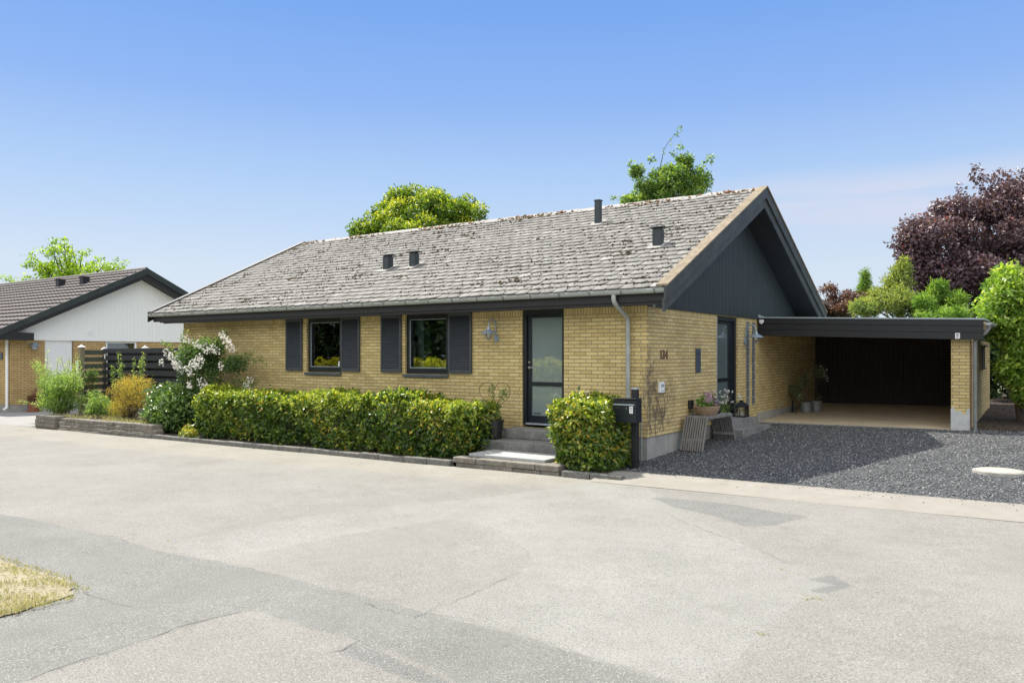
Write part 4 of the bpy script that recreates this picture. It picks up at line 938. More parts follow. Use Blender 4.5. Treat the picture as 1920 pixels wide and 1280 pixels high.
# ------------------------------------------------------------------ front steps, mailbox, bench and pots
t = thing('front_steps', 'weathered concrete front door steps with pale granite slab on split stone base', 'steps', (-1.75, -.8, -.08)); O = Vector(t.location)
def off2(mb, name, mat, parent, **k):
    o = Vector(parent.location) if parent.type == 'EMPTY' else O
    mb.v = [tuple(Vector(p) - o) for p in mb.v]; return mb.build(name, mat, parent, **k)
mb = MB(); g = rs(41); 
for lv, (z0, z1, dy) in enumerate(((-.20, -.035, .02), (-.03, .062, 0))):
    x = -2.70 - .05 * lv
    while x < -.66:
        l = .42 + .2 * g.random(); x1 = min(x + l, -.64); 
        mb.box(x + .006, x1 - .006, -1.87 + dy + g.normal(0, .008), -1.60, z0, z1 + g.normal(0, .003)); x = x1
mb.box(-2.66, -.70, -1.62, -.4, -.2, .055); off2(mb, 'stone_base', 'splitstone', t, bevel=.012)
mb = MB(); mb.box(-2.56, -1.02, -1.66, -.95, .062, .112); off2(mb, 'slab', 'granite', t, bevel=.008)
mb = MB(); mb.box(-2.93, -.72, -.88, -.02, -.1, .262); off2(mb, 'step', 'step', t, bevel=.012)
mb = MB(); mb.box(-2.70, -.95, -.45, -.015, .265, .442); off2(mb, 'step', 'step', t, bevel=.012)
t = thing('side_steps', 'two grey concrete steps at the gable door behind the bench', 'steps', (.25, 4.1, .1)); O = Vector(t.location)
mb = MB(); mb.box(.002, .54, 3.32, 5.10, .0, .285); off2(mb, 'step', 'step', t, bevel=.012)
mb = MB(); mb.box(.002, .33, 3.12, 4.62, .05, .478); off2(mb, 'step', 'step', t, bevel=.012)

mx0, my0 = .163, -.81; mz = zg(mx0, my0)
t = thing('mailbox', 'black box mailbox on a black post at the corner of the brick house', 'mailbox', (mx0, my0, mz))
MB().box(-.048, .048, -.048, .048, -.05, 1.24 - mz).build('post', 'black', t, bevel=.006)
MB().box(-.05, .05, -.05, .05, 1.241 - mz, 1.27 - mz).build('post_cap', 'alu', t, bevel=.01)
bx = MB(); z0, z1 = .725 - mz, 1.095 - mz
bx.prism([(-.262, z0), (-.052, z0), (-.052, z1), (-.262, z1 - .012)], 'x', -.27, .145); bo = bx.build('box', 'frame', t, bevel=.008)
MB().box(-.28, .155, -.285, -.05, z1 + .001, z1 + .014).build('lid', 'frame', t, bevel=.004)
MB().box(-.255, .115, -.268, -.2635, z1 - .095, z1 - .075).build('slot_trim', 'alu', bo)
MB().lathe((-.02, -.2625, z1 - .145), [(.012, 0), (.012, .006), (0, .006)], 14, rot=rx).lathe((-.20, -.2625, z1 - .145), [(.006, 0), (.006, .003), (0, .003)], 10, rot=rx).lathe((-.165, -.2625, z1 - .145), [(.006, 0), (.006, .003), (0, .003)], 10, rot=rx).build('lock', 'steel', bo)
mb = MB(); mb.box(.03, .09, -.265, -.2630, z1 - .22, z1 - .11); st = mb.build('sticker', 'sticker', bo)
mb = MB(); mb.lathe((.06, -.2655, z1 - .145), [(.02, 0), (.02, .001), (.013, .001), (.013, 0)], 16, rot=rx); mb.box(.045, .075, -.2668, -.2652, z1 - .185, z1 - .178); mb.box(.05, .07, -.2668, -.2652, z1 - .205, z1 - .199); mb.build('print', 'ink', st)

t = thing('slatted_bench', 'weathered grey slatted wooden bench with sloping slatted ends by the brick gable', 'bench', (.31, 2.05, .06))
tops = MB(); fl = MB(); bl = MB(); zt_ = .585
for i in range(10):
    x = -.20 + i * .0445
    tops.beam((x, -.615, zt_), (x, .585, zt_), .026, .05)
    fl.beam((x, -.625, zt_ + .022), (x, -.87, .0), .026, .05, up=(0, 1, .2)); bl.beam((x, .595, zt_ + .022), (x, .86, .06), .026, .05, up=(0, 1, .2))
for b, s in ((fl, -1), (bl, 1)):
    b.box(-.215, .215, s * .60 - .02, s * .60 + .02, zt_ - .07, zt_ - .03); b.box(-.215, .215, s * .78 - .03, s * .78 + .0, .17, .22)
tops.box(-.19, .19, -.3, -.27, zt_ - .06, zt_ - .026); tops.box(-.19, .19, .27, .30, zt_ - .06, zt_ - .026)
tops.build('seat', 'oldwood', t, bevel=.003, seg=1); fl.build('leg', 'oldwood', t, bevel=.003, seg=1); bl.build('leg', 'oldwood', t, bevel=.003, seg=1)
bz = .06 + .613
t = thing('flower_basket', 'round wicker basket of pink geranium and purple flowers on the bench', 'flower basket', (.31, 1.90, bz))
mb = MB(); n = 48; lv = 9
for j in range(lv + 1):
    z = .15 * j / lv; r = .17 + .065 * math.sin(j / lv * 1.5)
    mb.tube([((r + .006 * math.sin(a * 24 + j * math.pi)) * math.cos(a), (r + .006 * math.sin(a * 24 + j * math.pi)) * math.sin(a), z + .008) for a in np.linspace(0, 2 * math.pi, 97)], .009 if j < lv else .013, 5)
mb.lathe((0, 0, 0), [(0, .004), (.16, .004), (.22, .13), (0, .12)], 24); mb.build('wicker', 'basket', t)
def plant(root, mat, c, r, n, size, seed, aspect=.6, flat=.8, name='leaves', **k):
    return crown(name, mat, [(*c, r)], n, size, seed, root, aspect, .7, flat=flat, **k)
plant(t, 'herb', (.02, -.10, .22), .13, 260, .07, 50, .8); plant(t, 'petalpurple', (.0, .10, .24), .14, 420, .045, 51, .4, 1.0, 'lavender'); plant(t, 'olive', (.0, .12, .33), .13, 160, .05, 53, .3, .9)
g = rs(52); fl_ = MB()
hd = [(.08, -.19, .28, .05), (.05, -.06, .38, .055), (.07, .0, .35, .05), (.10, -.12, .29, .055)]
for a in hd: fl_.tube([(a[0] * .5, a[1] * .6, .12), (a[0], a[1], a[2])], .004, 5)
fl_.build('stem', 'greenstem', t)
crown('blossom', 'petalpink', hd, 60, .028, 54, t, .9, .5)
crown('blossom', 'petalpurple', [(.12, .21, .20, .05)], 40, .03, 55, t, .9, .5, tintbias=.5)
t = thing('candle_jar', 'small black glass candle jar on the bench beside the flower basket', 'candle jar', (.36, 2.36, bz))
MB().lathe((0, 0, 0), [(0, .002), (.045, .002), (.05, .02), (.05, .13), (.042, .14), (.042, .02), (0, .02)], 20).build('jar', 'potblack', t, smooth=True); MB().lathe((0, 0, 0), [(.026, .021), (.026, .075), (0, .075)], 14).build('candle', 'white', t, smooth=True)
def bucket(root, mat, r0, r1, h, wall=.012, soil=True, n=28, ribs=0):
    prof = [(0, .0), (r0, .0)] + ([(r0 + (r1 - r0) * k / 6 + (.004 if k % 2 else 0), h * k / 6) for k in range(1, 6)] if ribs else []) + [(r1, h - .015), (r1 + .008, h - .012), (r1 + .008, h), (r1 - wall, h), (r1 - wall - .01, h * .86), (0, h * .86)]
    o = MB().lathe((0, 0, 0), prof, n).build('pot', mat, root, smooth=True)
    if soil: MB().lathe((0, 0, 0), [(0, h * .88), (r1 - wall - .004, h * .868)], n).build('soil', 'soil', root)
    return o
t = thing('flower_pot', 'tall rust grey pot of small white flowers between the bench and the side steps', 'flower pot', (.20, 3.03, zg(.2, 3.03)))
bucket(t, 'rustpot', .10, .135, .52); plant(t, 'herb', (0, 0, .58), .17, 240, .05, 60, .5); 
g = rs(61); mb = MB(); hd = []
for k in range(26):
    e = (g.normal(0, .15), g.normal(0, .16), .72 + .24 * g.random()); mb.tube([(e[0] * .2, e[1] * .2, .46), (e[0] * .7, e[1] * .7, .66), e], .003, 4); hd.append((*e, .018))
mb.build('stem', 'greenstem', t); crown('blossom', 'petalwhite', hd, 9, .030, 62, t, .9, .5)
t = thing('lantern', 'black metal lantern standing on the upper side step', 'lantern', (.17, 4.28, .479))
mb = MB(); s, h = .115, .21
for sx in (-1, 1):
    for sy in (-1, 1): mb.box(sx * s - .009, sx * s + .009, sy * s - .009, sy * s + .009, .02, h)
    mb.box(sx * s - .004, sx * s + .004, -.006, .006, .02, h); mb.box(-.006, .006, sx * s - .004, sx * s + .004, .02, h)
mb.box(-s - .015, s + .015, -s - .015, s + .015, 0, .022); mb.box(-s - .012, s + .012, -s - .012, s + .012, h, h + .012); mb.build('frame', 'frame', t)
MB().lathe((0, 0, 0), [(.185, h + .013), (.17, h + .03), (.075, h + .10), (.05, h + .105), (.05, h + .135), (.06, h + .138), (0, h + .15)], 4, a0=R(45), a1=R(405)).build('roof', 'frame', t)
MB().tube([(.05 * math.cos(a), 0, h + .15 + .05 * math.sin(a)) for a in np.linspace(0, math.pi, 9)], .005, 6).build('ring', 'frame', t)
MB().lathe((0, 0, 0), [(.04, .023), (.04, .12), (0, .12)], 16).build('candle', 'white', t, smooth=True)
mb = MB()
for sx in (-1, 1): mb.box(sx * (s - .004) - .001, sx * (s - .004) + .001, -s + .01, s - .01, .023, h - .001); mb.box(-s + .01, s - .01, sx * (s - .004) - .001, sx * (s - .004) + .001, .023, h - .001)
mb.build('pane', 'bulb', t)

t = thing('potted_olive', 'young olive plant on a heart-shaped wire in a black pot on the front steps', 'potted plant', (-2.74, -.66, .263))
bucket(t, 'potblack', .125, .168, .345, ribs=1)
mb = MB(); hp = []
for k in range(41):
    a = 2 * math.pi * k / 40; hp.append((.0225 * 16 * math.sin(a) ** 3 * .98, 0, .80 + .0195 * (13 * math.cos(a) - 5 * math.cos(2 * a) - 2 * math.cos(3 * a) - math.cos(4 * a))))
mb.tube(hp, .005, 6); mb.tube([(0, 0, .25), (0, 0, .47)], .006, 6); mb.build('wire_heart', 'twig', t)
mb = MB(); br = [[(0, .01, .28), (.02, 0, .5), (-.01, 0, .7), (-.06, .0, .92)], [(.0, .0, .5), (.06, 0, .66), (.16, 0, .78), (.24, 0, .88)], [(.02, 0, .52), (.08, .02, .62)]]
for b in br: mb.tube(b, [.006, .005, .004, .003][:len(b)], 6)
mb.build('stem', 'twig', t)
crown('leaves', 'herb', [(-.08, 0, .86, .07), (-.07, 0, .95, .06), (-.05, .02, .75, .05), (.22, 0, .86, .08), (.17, 0, .78, .07), (.26, 0, .92, .06), (.06, 0, .58, .05), (.07, 0, .45, .05)], 26, .055, 71, t, .3, .8)

def zinc_pot(loc, label, seed, hh):
    t = thing('shrub_pot', label, 'shrub pot', loc, 0); bucket(t, 'potgrey', .135, .135, .26)
    return t
cf = lambda x, y: .252 + .008 * x + .0385 * (y - 6)
t = zinc_pot((.45, 8.35, cf(.45, 8.35) + .002), 'grey zinc pot with a bushy dark shrub by the carport wall', 72, 0)
mb = MB(); g = rs(73)
cl = [(-.28, .05, .48, .13), (-.34, .0, .58, .12), (-.18, .05, .62, .13), (-.08, 0, .78, .12), (.0, .05, .92, .11), (-.2, 0, .42, .10), (.08, 0, .70, .08)]
for c in cl: mb.tube([(0, 0, .2), (c[0] * .4, c[1] * .4, c[2] * .6), c[:3]], [.012, .008, .004], 6)
mb.build('stem', 'twig', t); crown('leaves', 'olive', cl, 85, .065, 74, t, .5, .8)
t = zinc_pot((.60, 8.72, cf(.60, 8.72) + .002), 'grey zinc pot with a thin white flowering standard by the carport back wall', 75, 0)
mb = MB(); cl = [(.05, 0, .95, .12), (.15, 0, 1.05, .10), (-.03, .0, 1.12, .10), (.18, .0, .88, .08), (.06, 0, .35, .07)]
for c in cl: mb.tube([(0, 0, .2), (.01, 0, .6), c[:3]], [.009, .007, .003], 6)
mb.build('stem', 'twig', t); crown('leaves', 'olive', cl, 45, .05, 76, t, .5, .8); crown('blossom', 'petalwhite', [(.22, 0, .9, .05), (.24, -.02, 1.02, .06), (.12, -.05, 1.15, .05), (.27, 0, .8, .05)], 8, .03, 77, t, .9)
t = thing('boot_scraper', 'short black iron post on the carport floor beside the zinc pots', 'post', (.14, 8.25, cf(.14, 8.25)))
MB().box(-.02, .02, -.02, .02, 0, .30).build('post', 'frame', t); MB().box(-.07, .12, -.06, .06, 0, .012).build('foot', 'frame', t)

# leafless climber on the corner brickwork
t = thing('bare_climber', 'leafless dark climber twigs clinging to the brick gable near the mailbox', 'climber', (.0, .5, .05))
mb = MB(); g = rs(80)
def twig(p, d, l, r, dep):
    P = [Vector(p)]; d = Vector(d)
    for k in range(5):
        d = (d + Vector((0, g.normal(0, .45), g.normal(.12, .35)))).normalized(); P.append(P[-1] + d * l / 5); P[-1].x = .012
        if dep and g.random() < .75: twig(P[-1], (0, g.normal(0, 1), g.normal(.35, .5)), l * g.uniform(.35, .7), r * .65, dep - 1)
    mb.tube(P, [r * (1 - .12 * k) for k in range(6)], 5)
for y0_, l in ((-.34, .85), (-.20, .95), (-.05, .9), (.12, .85), (-.42, .6)):
    twig((.012, y0_, .34 + .1 * g.random()), (0, g.normal(0, .3), 1), l, .0055, 4)
mb.build('twigs', 'vine', t)

# ------------------------------------------------------------------ hedges and shrubs in front of the house
def hedge(name, label, mat, x0, x1, y0, y1, z1, n, seed, size=.086, zb=None, group=None, lump=.07, aspect=.55, cat='hedge', young=.35, accent=.05, faces=(4, 4, 1.5, 1.5, 1.2), tintm=.34):
    g = rs(seed); cx_, cy_ = (x0 + x1) / 2, (y0 + y1) / 2; zb_ = zr(cx_) + .05 if zb is None else zb
    t = thing(name, label, cat, (cx_, cy_, zb_), 0, group)
    lx, ly, lz = x1 - x0, y1 - y0, z1 - zb_
    ar = np.array([lx * lz * faces[0], lx * ly * faces[1], ly * lz * faces[2], ly * lz * faces[3], lx * lz * faces[4]]); ar /= ar.sum()
    f = g.choice(5, n, p=ar); a, b = g.random(n), g.random(n)
    C = np.zeros((n, 3)); Nn = np.zeros((n, 3))
    for k, (fn, nn) in enumerate(((lambda a, b: (a * lx, 0 * a, b * lz), (0, -1, 0)), (lambda a, b: (a * lx, b * ly, lz + 0 * a), (0, 0, 1)), (lambda a, b: (0 * a, a * ly, b * lz), (-1, 0, 0)), (lambda a, b: (lx + 0 * a, a * ly, b * lz), (1, 0, 0)), (lambda a, b: (a * lx, ly + 0 * a, b * lz), (0, 1, 0)))):
        q = f == k; C[q] = np.stack(fn(a[q], b[q]), 1); Nn[q] = nn
    hx, hy, hz = lx / 2, ly / 2, lz / 2; q = C - np.array([hx, hy, hz])
    rr = .24                                             # rounded edges
    inn = np.clip(q, -np.array([hx, hy, hz]) + rr, np.array([hx, hy, hz]) - rr); dv = q - inn; dl = np.linalg.norm(dv, axis=1, keepdims=True)
    dn = dv / np.maximum(dl, 1e-6); q = inn + dn * np.minimum(dl, rr); Nn = unit(Nn * .4 + dn * .6)
    bump = lump * (np.sin(q[:, 0] * 3.1 + q[:, 2] * 2.3 + seed) + np.sin(q[:, 0] * 7.3 - q[:, 1] * 5 + q[:, 2] * 6.1) * .6 + np.sin(q[:, 0] * 13.7 + q[:, 1] * 11 - q[:, 2] * 12.3) * .4)
    depth = np.where(g.random(n) < .72, np.abs(g.normal(0, .028, n)), g.random(n) * .22)
    hole = (np.sin(q[:, 0] * 2.2 + 1.3 * np.sin(q[:, 2] * 5 + seed)) * np.sin(q[:, 2] * 7.1 + q[:, 0] * 1.1) > .72); depth = depth + hole * g.random(n) * .16
    q = q + Nn * (bump - depth)[:, None] + g.normal(0, .012, (n, 3)); stray = g.random(n) < .03; q[stray] += Nn[stray] * g.uniform(.02, .09, (stray.sum(), 1))
    q[:, 2] += .05 * np.sin(q[:, 0] * 1.1) * (f == 1)
    C = q + np.array([0, 0, hz]); C[:, 2] = np.maximum(C[:, 2], .03)
    D, N = leaf_dirs(g, Nn, .45, .12, .9); tp = Nn[:, 2] > .6; N[tp] = unit(N[tp] + np.array([-.25, 0, .7]))
    ti = g.normal(tintm, .21, n) - depth * .6 + .10 * np.sin(q[:, 0] * 1.7 + 2 * np.sin(q[:, 2] * 3 + seed)) + .16 * np.clip((q[:, 2] / hz - .2), -.6, .8); y = g.random(n) < young * (.35 + .65 * (C[:, 2] / lz > .80)); ti[y] += g.uniform(.2, .5, y.sum()); ti = np.clip(ti, 0, .86)  # young leaves and painted top light brighten upper leaves; deeper ones darker
    ac = np.sin(q[:, 0] * 2.3 + seed) + np.sin(q[:, 2] * 6 + q[:, 0] * 4.1) + g.normal(0, .5, n); k = (ac > 1.0) & (g.random(n) < accent * 5); ti[k] = g.uniform(.9, 1, k.sum())
    L_ = size * g.uniform(.6, 1.25, n); leaves('foliage', mat, C, D, N, L_, L_ * aspect * g.uniform(.85, 1.15, n), ti, t)
    mb = MB(); m = max(4, int(lx * 5))
    for i in range(m):
        x = -hx + .15 + (lx - .3) * (i + g.random()) / m; y = g.uniform(-hy * .5, hy * .5)
        for k in range(3):
            e = (x + g.normal(0, .22), np.clip(y + g.normal(0, .2), -hy + .12, hy - .1), lz * g.uniform(.6, .93)); e = (float(np.clip(e[0], -hx + .1, hx - .1)), float(e[1]), float(e[2])); mb.tube([(x, y, -.05), ((x + e[0]) / 2 + g.normal(0, .04), (y + e[1]) / 2, e[2] * .5), e], [.012, .008, .003], 5)
    mb.build('stems', 'twig', t)
    return t
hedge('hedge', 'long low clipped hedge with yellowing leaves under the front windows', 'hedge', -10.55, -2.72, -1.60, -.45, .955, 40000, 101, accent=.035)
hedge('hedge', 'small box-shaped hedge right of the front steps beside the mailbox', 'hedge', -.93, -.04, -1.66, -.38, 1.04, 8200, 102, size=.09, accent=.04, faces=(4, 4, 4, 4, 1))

def shrub(name, label, mat, ells, nclump, rr, per, size, seed, base, aspect=.5, cat='shrub', stems=14, group=None, barkm='twig', r0=.02, name2='foliage', **k):
    t = thing(name, label, cat, base, 0, group)
    cl = local(clump_cloud(seed, ells, nclump, *rr), t)
    crown(name2, mat, cl, per, size, seed + 1, t, aspect, **k)
    g = rs(seed + 2); mb = MB()
    for i in g.choice(len(cl), min(stems, len(cl)), replace=False):
        e = Vector(cl[i][:3]); s = Vector((g.normal(0, .08), g.normal(0, .08), -.04))
        mb.tube(wiggle(g, s, e, 4, .06), [r0, r0 * .8, r0 * .6, r0 * .4, r0 * .25], 6)
    mb.build('stems', barkm, t, smooth=True)
    return t, cl
shrub('laurel_shrub', 'rounded dark glossy evergreen shrub at the left end of the long hedge', 'laurel', [(-12.35, -1.1, .52, 1.18, .72, .70), (-12.3, -1.1, .25, 1.0, .72, .42), (-11.9, -1.0, .75, .7, .6, .5)], 70, (.2, .38), 85, .10, 201, (-12.35, -1.1, -.08), .5, shell=.6, young=.3, tintbias=.06)
shrub('laurel_shrub', 'dark green shrub at the right end of the long hedge beside the steps', 'laurel', [(-3.32, -.72, .50, .42, .40, .52), (-3.15, -.72, .30, .32, .36, .36)], 34, (.12, .22), 80, .09, 205, (-3.32, -.72, -.05), .5, shell=.6, young=.2, tintbias=.0)
t, cl = shrub('rose_bush', 'tall rose bush with clusters of white blossom against the front wall', 'rosleaf', [(-11.65, -.75, 1.2, .95, .5, .75), (-11.6, -.75, 1.75, .9, .45, .5), (-10.5, -.6, 1.6, .6, .3, .3), (-11.6, -.8, .7, .7, .45, .5), (-11.95, -.85, 1.75, .55, .4, .55), (-11.2, -.8, 2.0, .6, .35, .3)], 190, (.12, .26), 95, .058, 211, (-11.25, -.8, -.05), .55, shell=.8, stems=34, r0=.014)
mb = MB(); g = rs(213)
sh = [[(-11.9, -.85, 1.6), (-12.15, -.9, 2.1), (-12.1, -.9, 2.42)], [(-11.0, -.7, 1.8), (-10.9, -.7, 2.2), (-10.72, -.7, 2.38)], [(-11.8, -.9, 1.6), (-12.5, -.95, 1.95), (-12.95, -1.0, 2.08)], [(-10.6, -.6, 1.5), (-9.9, -.6, 1.72), (-9.35, -.6, 1.66)], [(-10.6, -.6, 1.2), (-10.0, -.6, 1.15), (-9.72, -.6, 1.2)]]
o_ = Vector(t.location); shl = []
for s in sh:
    mb.tube([Vector(p) - o_ for p in s], [.010, .007, .004], 6)
    for a, b in zip(s[:-1], s[1:]):
        for k in range(6):
            p = Vector(a).lerp(Vector(b), (k + .5) / 6) - o_; shl.append((p.x + g.normal(0, .05), p.y, p.z + g.normal(0, .05), .08))
mb.build('shoot', 'greenstem', t); crown('foliage', 'rosleaf', shl, 13, .06, 215, t, .5, .9, tintbias=.2)
fp = [(-12.55, -1.05, 1.86, .17), (-12.15, -1.1, 1.70, .24), (-11.95, -1.15, 1.55, .20), (-12.75, -1.1, 1.63, .09), (-11.85, -1.0, 2.2, .12), (-11.45, -1.0, 2.08, .15), (-11.0, -1.05, 1.98, .16), (-10.72, -1.0, 1.95, .17), (-10.55, -.9, 2.28, .15), (-10.35, -.9, 2.12, .15), (-10.2, -.9, 1.98, .12), (-11.2, -1.2, 1.62, .19), (-11.45, -1.2, 1.45, .18), (-11.0, -1.2, 1.75, .14), (-10.9, -1.2, 1.15, .18), (-11.4, -1.22, 1.1, .12), (-9.72, -.75, 1.22, .12), (-9.85, -.75, 1.08, .12), (-10.5, -1.0, 1.55, .11), (-10.9, -1.15, .85, .10)]
crown('blossom', 'petalwhite', local([(a + 0, b, c, r * .62) for a, b, c, r in fp] + [(a + .8 * r, b - .03, c - .5 * r, r * .5) for a, b, c, r in fp], t), 22, .048, 217, t, .95, .55)
t, cl = shrub('spiraea_shrub', 'feathery yellow-orange shrub in the raised bed left of the evergreen shrub', 'spiraea', [(-14.45, -.95, .78, 1.15, .6, .55), (-14.2, -.95, .95, .9, .5, .42), (-14.5, -1.0, .45, .9, .55, .4)], 130, (.10, .22), 62, .035, 221, (-14.45, -.95, .1), .5, shell=.9, stems=60, r0=.010, young=.4)
shrub('low_shrub', 'low light green shrub between the wooden fence post and the yellow shrub', 'low', [(-16.3, -.85, .45, .75, .5, .42), (-16.0, -.85, .3, .8, .5, .3)], 45, (.12, .22), 70, .06, 231, (-16.3, -.85, .1), .5, shell=.7)
t, cl = shrub('loose_shrub', 'big loose pale green shrub in front of the white neighbouring door', 'loose', [(-17.55, -1.2, .55, .95, .7, .5), (-17.5, -1.2, .95, 1.0, .65, .45)], 100, (.14, .26), 95, .052, 241, (-17.55, -1.2, .08), .6, shell=.8, stems=20, tintbias=-.03)
g = rs(243); mb = MB(); sc = []; o_ = Vector(t.location)
for k in range(34):
    a = g.uniform(-1, 1); top = Vector((a * 1.45 + g.normal(0, .08), g.normal(0, .3), 1.15 + .55 * g.random() + .12 * abs(a)));
    if k < 8: top = Vector((g.uniform(-1.55, -1.0), g.normal(0, .3), .25 + 1.25 * g.random()))
    b0 = Vector((a * .3, g.normal(0, .1), .1)); q = [b0, b0.lerp(top, .5) + Vector((a * .15, 0, .05)), top]; mb.tube(q, [.008, .006, .003], 5)
    for j in range(11): p = q[1].lerp(q[2], j / 10); sc.append((p.x, p.y, p.z, .07))
mb.build('shoot', 'greenstem', t); crown('foliage', 'loose', sc, 9, .042, 244, t, .55, .9, tintbias=.22)
t, cl = shrub('climbing_shrub', 'narrow dark green climber growing up the mossy end of the fence', 'low', [(-17.75, -.25, .95, .28, .28, .75)], 26, (.08, .16), 45, .05, 251, (-17.7, -.3, .1), .55, tintbias=-.18, shell=.9)
g = rs(255); t = thing('young_shrub', 'thin upright green shoots in front of the black fence boards', 'shrub', (-15.6, -.2, .12)); mb = MB(); sc = []
for x, h in ((-.75, 1.72), (-.6, 1.5), (.05, 1.55), (.5, 1.75), (.38, 1.5), (-1.1, 1.35)):
    q = [Vector((x * .5, 0, 0)), Vector((x * .9, 0, h * .55)), Vector((x, 0, h))]; mb.tube(q, [.008, .006, .003], 5)
    for j in range(12): p = q[1].lerp(q[2], j / 11); sc.append((p.x, p.y, p.z, .06))
mb.build('shoot', 'greenstem', t); crown('foliage', 'loose', sc, 9, .05, 256, t, .5, .9, tintbias=.1)
shrub('seedling_shrub', 'small yellow-green seedling shrub on the kerb at the left end of the long hedge', 'hedge', [(-10.7, -1.72, .05, .28, .12, .18), (-10.5, -1.72, .0, .2, .12, .14)], 16, (.06, .10), 32, .07, 261, (-10.6, -1.7, -.1), .5, stems=8, r0=.008, tintbias=.3)

# ------------------------------------------------------------------ raised bed wall and fence
t = thing('retaining_wall', 'low split stone wall edging the raised bed beside the road', 'stone wall', (-14.6, -1.78, -.2)); O = Vector(t.location); g = rs(271); mb = MB()
for lv in range(4):
    x = -16.35 + .1 * (lv % 2)
    while x < -12.25:
        l = .3 + .35 * g.random(); x1 = min(x + l, -12.2); zb = zr(x) - .05 + lv * .092
        mb.box(x + .005, x1 - .005, -1.90 + .02 * lv + g.normal(0, .012), -1.62, zb, zb + .088 + g.normal(0, .003)); x = x1
off2(mb, 'stone_course', 'splitstone', t, bevel=.012)
mb = MB()
for lv in range(4):
    for a, b in (((-17.5, -16.95), (-16.94, -16.4))[0], ((-17.5, -16.95), (-16.94, -16.4))[1]): mb.box(a + .004 + .02 * g.random(), b, -1.93 + g.normal(0, .01), -1.4, -.27 + lv * .105, -.27 + lv * .105 + .10)
for lv in range(3): mb.box(-17.5 + .02 * g.random(), -17.2, -1.39, .2, -.27 + lv * .105, -.17 + lv * .105)
off2(mb, 'end_pier', 'splitstone', t, bevel=.012)
mb = MB(); mb.box(-12.25, -11.9, -1.85, -1.55, zr(-12) - .05, .14); mb.box(-12.2, -11.8, -1.86, -1.6, zr(-12), .02); off2(mb, 'loose_stone', 'splitstone', t, bevel=.03)

t = thing('wooden_fence', 'black stained board fence with white capped posts beside the brick house', 'fence', (-16.1, .3, .05)); O = Vector(t.location)
def post(x, y, z1, s=.05):
    mb = MB(); mb.box(x - s, x + s, y - s, y + s, .0, z1); p = off2(mb, 'post', 'postwood', t, bevel=.004)
    mb = MB(); mb.lathe((x, y, z1), [(s * 1.9, .0), (s * 1.9, .02), (s * 1.1, .035), (0, .09)], 4, a0=R(45), a1=R(405)); mb.v = [tuple(Vector(q) - O) for q in mb.v]; mb.build('post_cap', 'white', p)
post(-18.02, -.40, 2.02, .062); post(-15.95, .36, 1.99); post(-13.95, .38, 1.96); post(-18.18, .36, 1.96)
for i in range(8):
    z = 1.85 - i * .215; g = rs(280 + i); d = g.normal(0, .006)
    mb = MB(); mb.box(-18.10, -13.85, .27 + d, .295 + d, z, z + .14); off2(mb, 'board', 'fencedark', t, bevel=.004)
    mb = MB(); mb.box(-18.12, -13.85, .42, .44, z - .10, z + .04); off2(mb, 'board', 'fencedark', t, bevel=.004)
for i in range(8):
    z = 1.80 - i * .205; mb = MB(); mb.beam((-18.03, -.33, z + .07), (-18.17, .30, z + .07), .022, .15); off2(mb, 'board', 'fencegreen', t, bevel=.004)
mb = MB(); mb.box(-18.0, -17.94, .262, .268, 1.68, 1.82); off2(mb, 'label_plate', 'white', t)

g = rs(290); n = 2600; X = -17.2 + 4.8 * g.random(n); Y = -1.66 + 1.5 * g.random(n) ** 1.6; k = np.sin(X * 4.3) + np.sin(Y * 6 + X * 2) + g.normal(0, .6, n) > -.3; X, Y = X[k], Y[k]; n = len(X)
C = np.stack([X, Y, .11 + 0 * X], 1); D = unit(np.stack([g.normal(0, .6, n), g.normal(-.1, .6, n), .7 + 0 * X], 1))
o = leaves('bed_weeds', 'drygrass', C, D, rdir(g, n), g.uniform(.04, .13, n), .014, np.clip(g.normal(.6, .35, n), 0, 1)); tag(o, kind='stuff')
# ------------------------------------------------------------------ the neighbouring house
nx, ny0, ny1, nr_, nb, nzt = -25.5, .85, 10.7, 5.72, -.23, 2.35
nh = thing('neighbouring_house', 'neighbouring ochre brick house with white gable boards and brown tiled roof', 'house', (nx, ny0, nb)); O = Vector(nh.location)
def offn(mb, name, mat, parent=nh, **k):
    mb.v = [tuple(Vector(p) - O) for p in mb.v]; return mb.build(name, mat, parent, **k)
mb = MB(); wall_grid(mb, 'y', nx, nx - .3, [ny0 + .3, ny1 - .2], [nb + .22, nzt], [(2.03, 3.08, nb + .22, nzt - .01), (4.33, 5.63, 1.2, nzt - .03)]); wall_grid(mb, 'x', ny0, ny0 + .3, [-42, nx], [nb + .22, nzt], []); mb.box(-42, nx, ny1 - .2, ny1, nb + .22, nzt)
offn(mb, 'wall', 'brick_nb', recalc=False)
mb = MB(); mb.box(-42, nx - .02, ny0 + .02, ny1, nb - .3, nb + .218); offn(mb, 'plinth', 'concrete')
def nz_(y): return nzt + .30 + (min(y, 2 * nr_ - y) - (ny0 - .62)) * .475
mb = MB(); y = ny0
while y < ny1 - .05:
    y1 = min(y + .16, ny1); a, b = y + .0015, y1 - .0005
    mb.prism([(a, nzt - .01), (b, nzt - .01), (b, nz_(b) - .34), (a, nz_(a) - .34)], 'x', nx + .004, nx + .03); y = y1
mb.prism([(ny0, nzt), (ny1, nzt), (ny1, nz_(ny1) - .35), (nr_, nz_(nr_) - .35), (ny0, nz_(ny0) - .35)], 'x', nx - .02, nx + .003)
offn(mb, 'gable_cladding', 'offwhite')
ye = ny0 - .62; rows = 15; sl_ = (nr_ - ye) / math.cos(A) / rows; xs = np.arange(-42, -24.92, .05); V = []; F = []
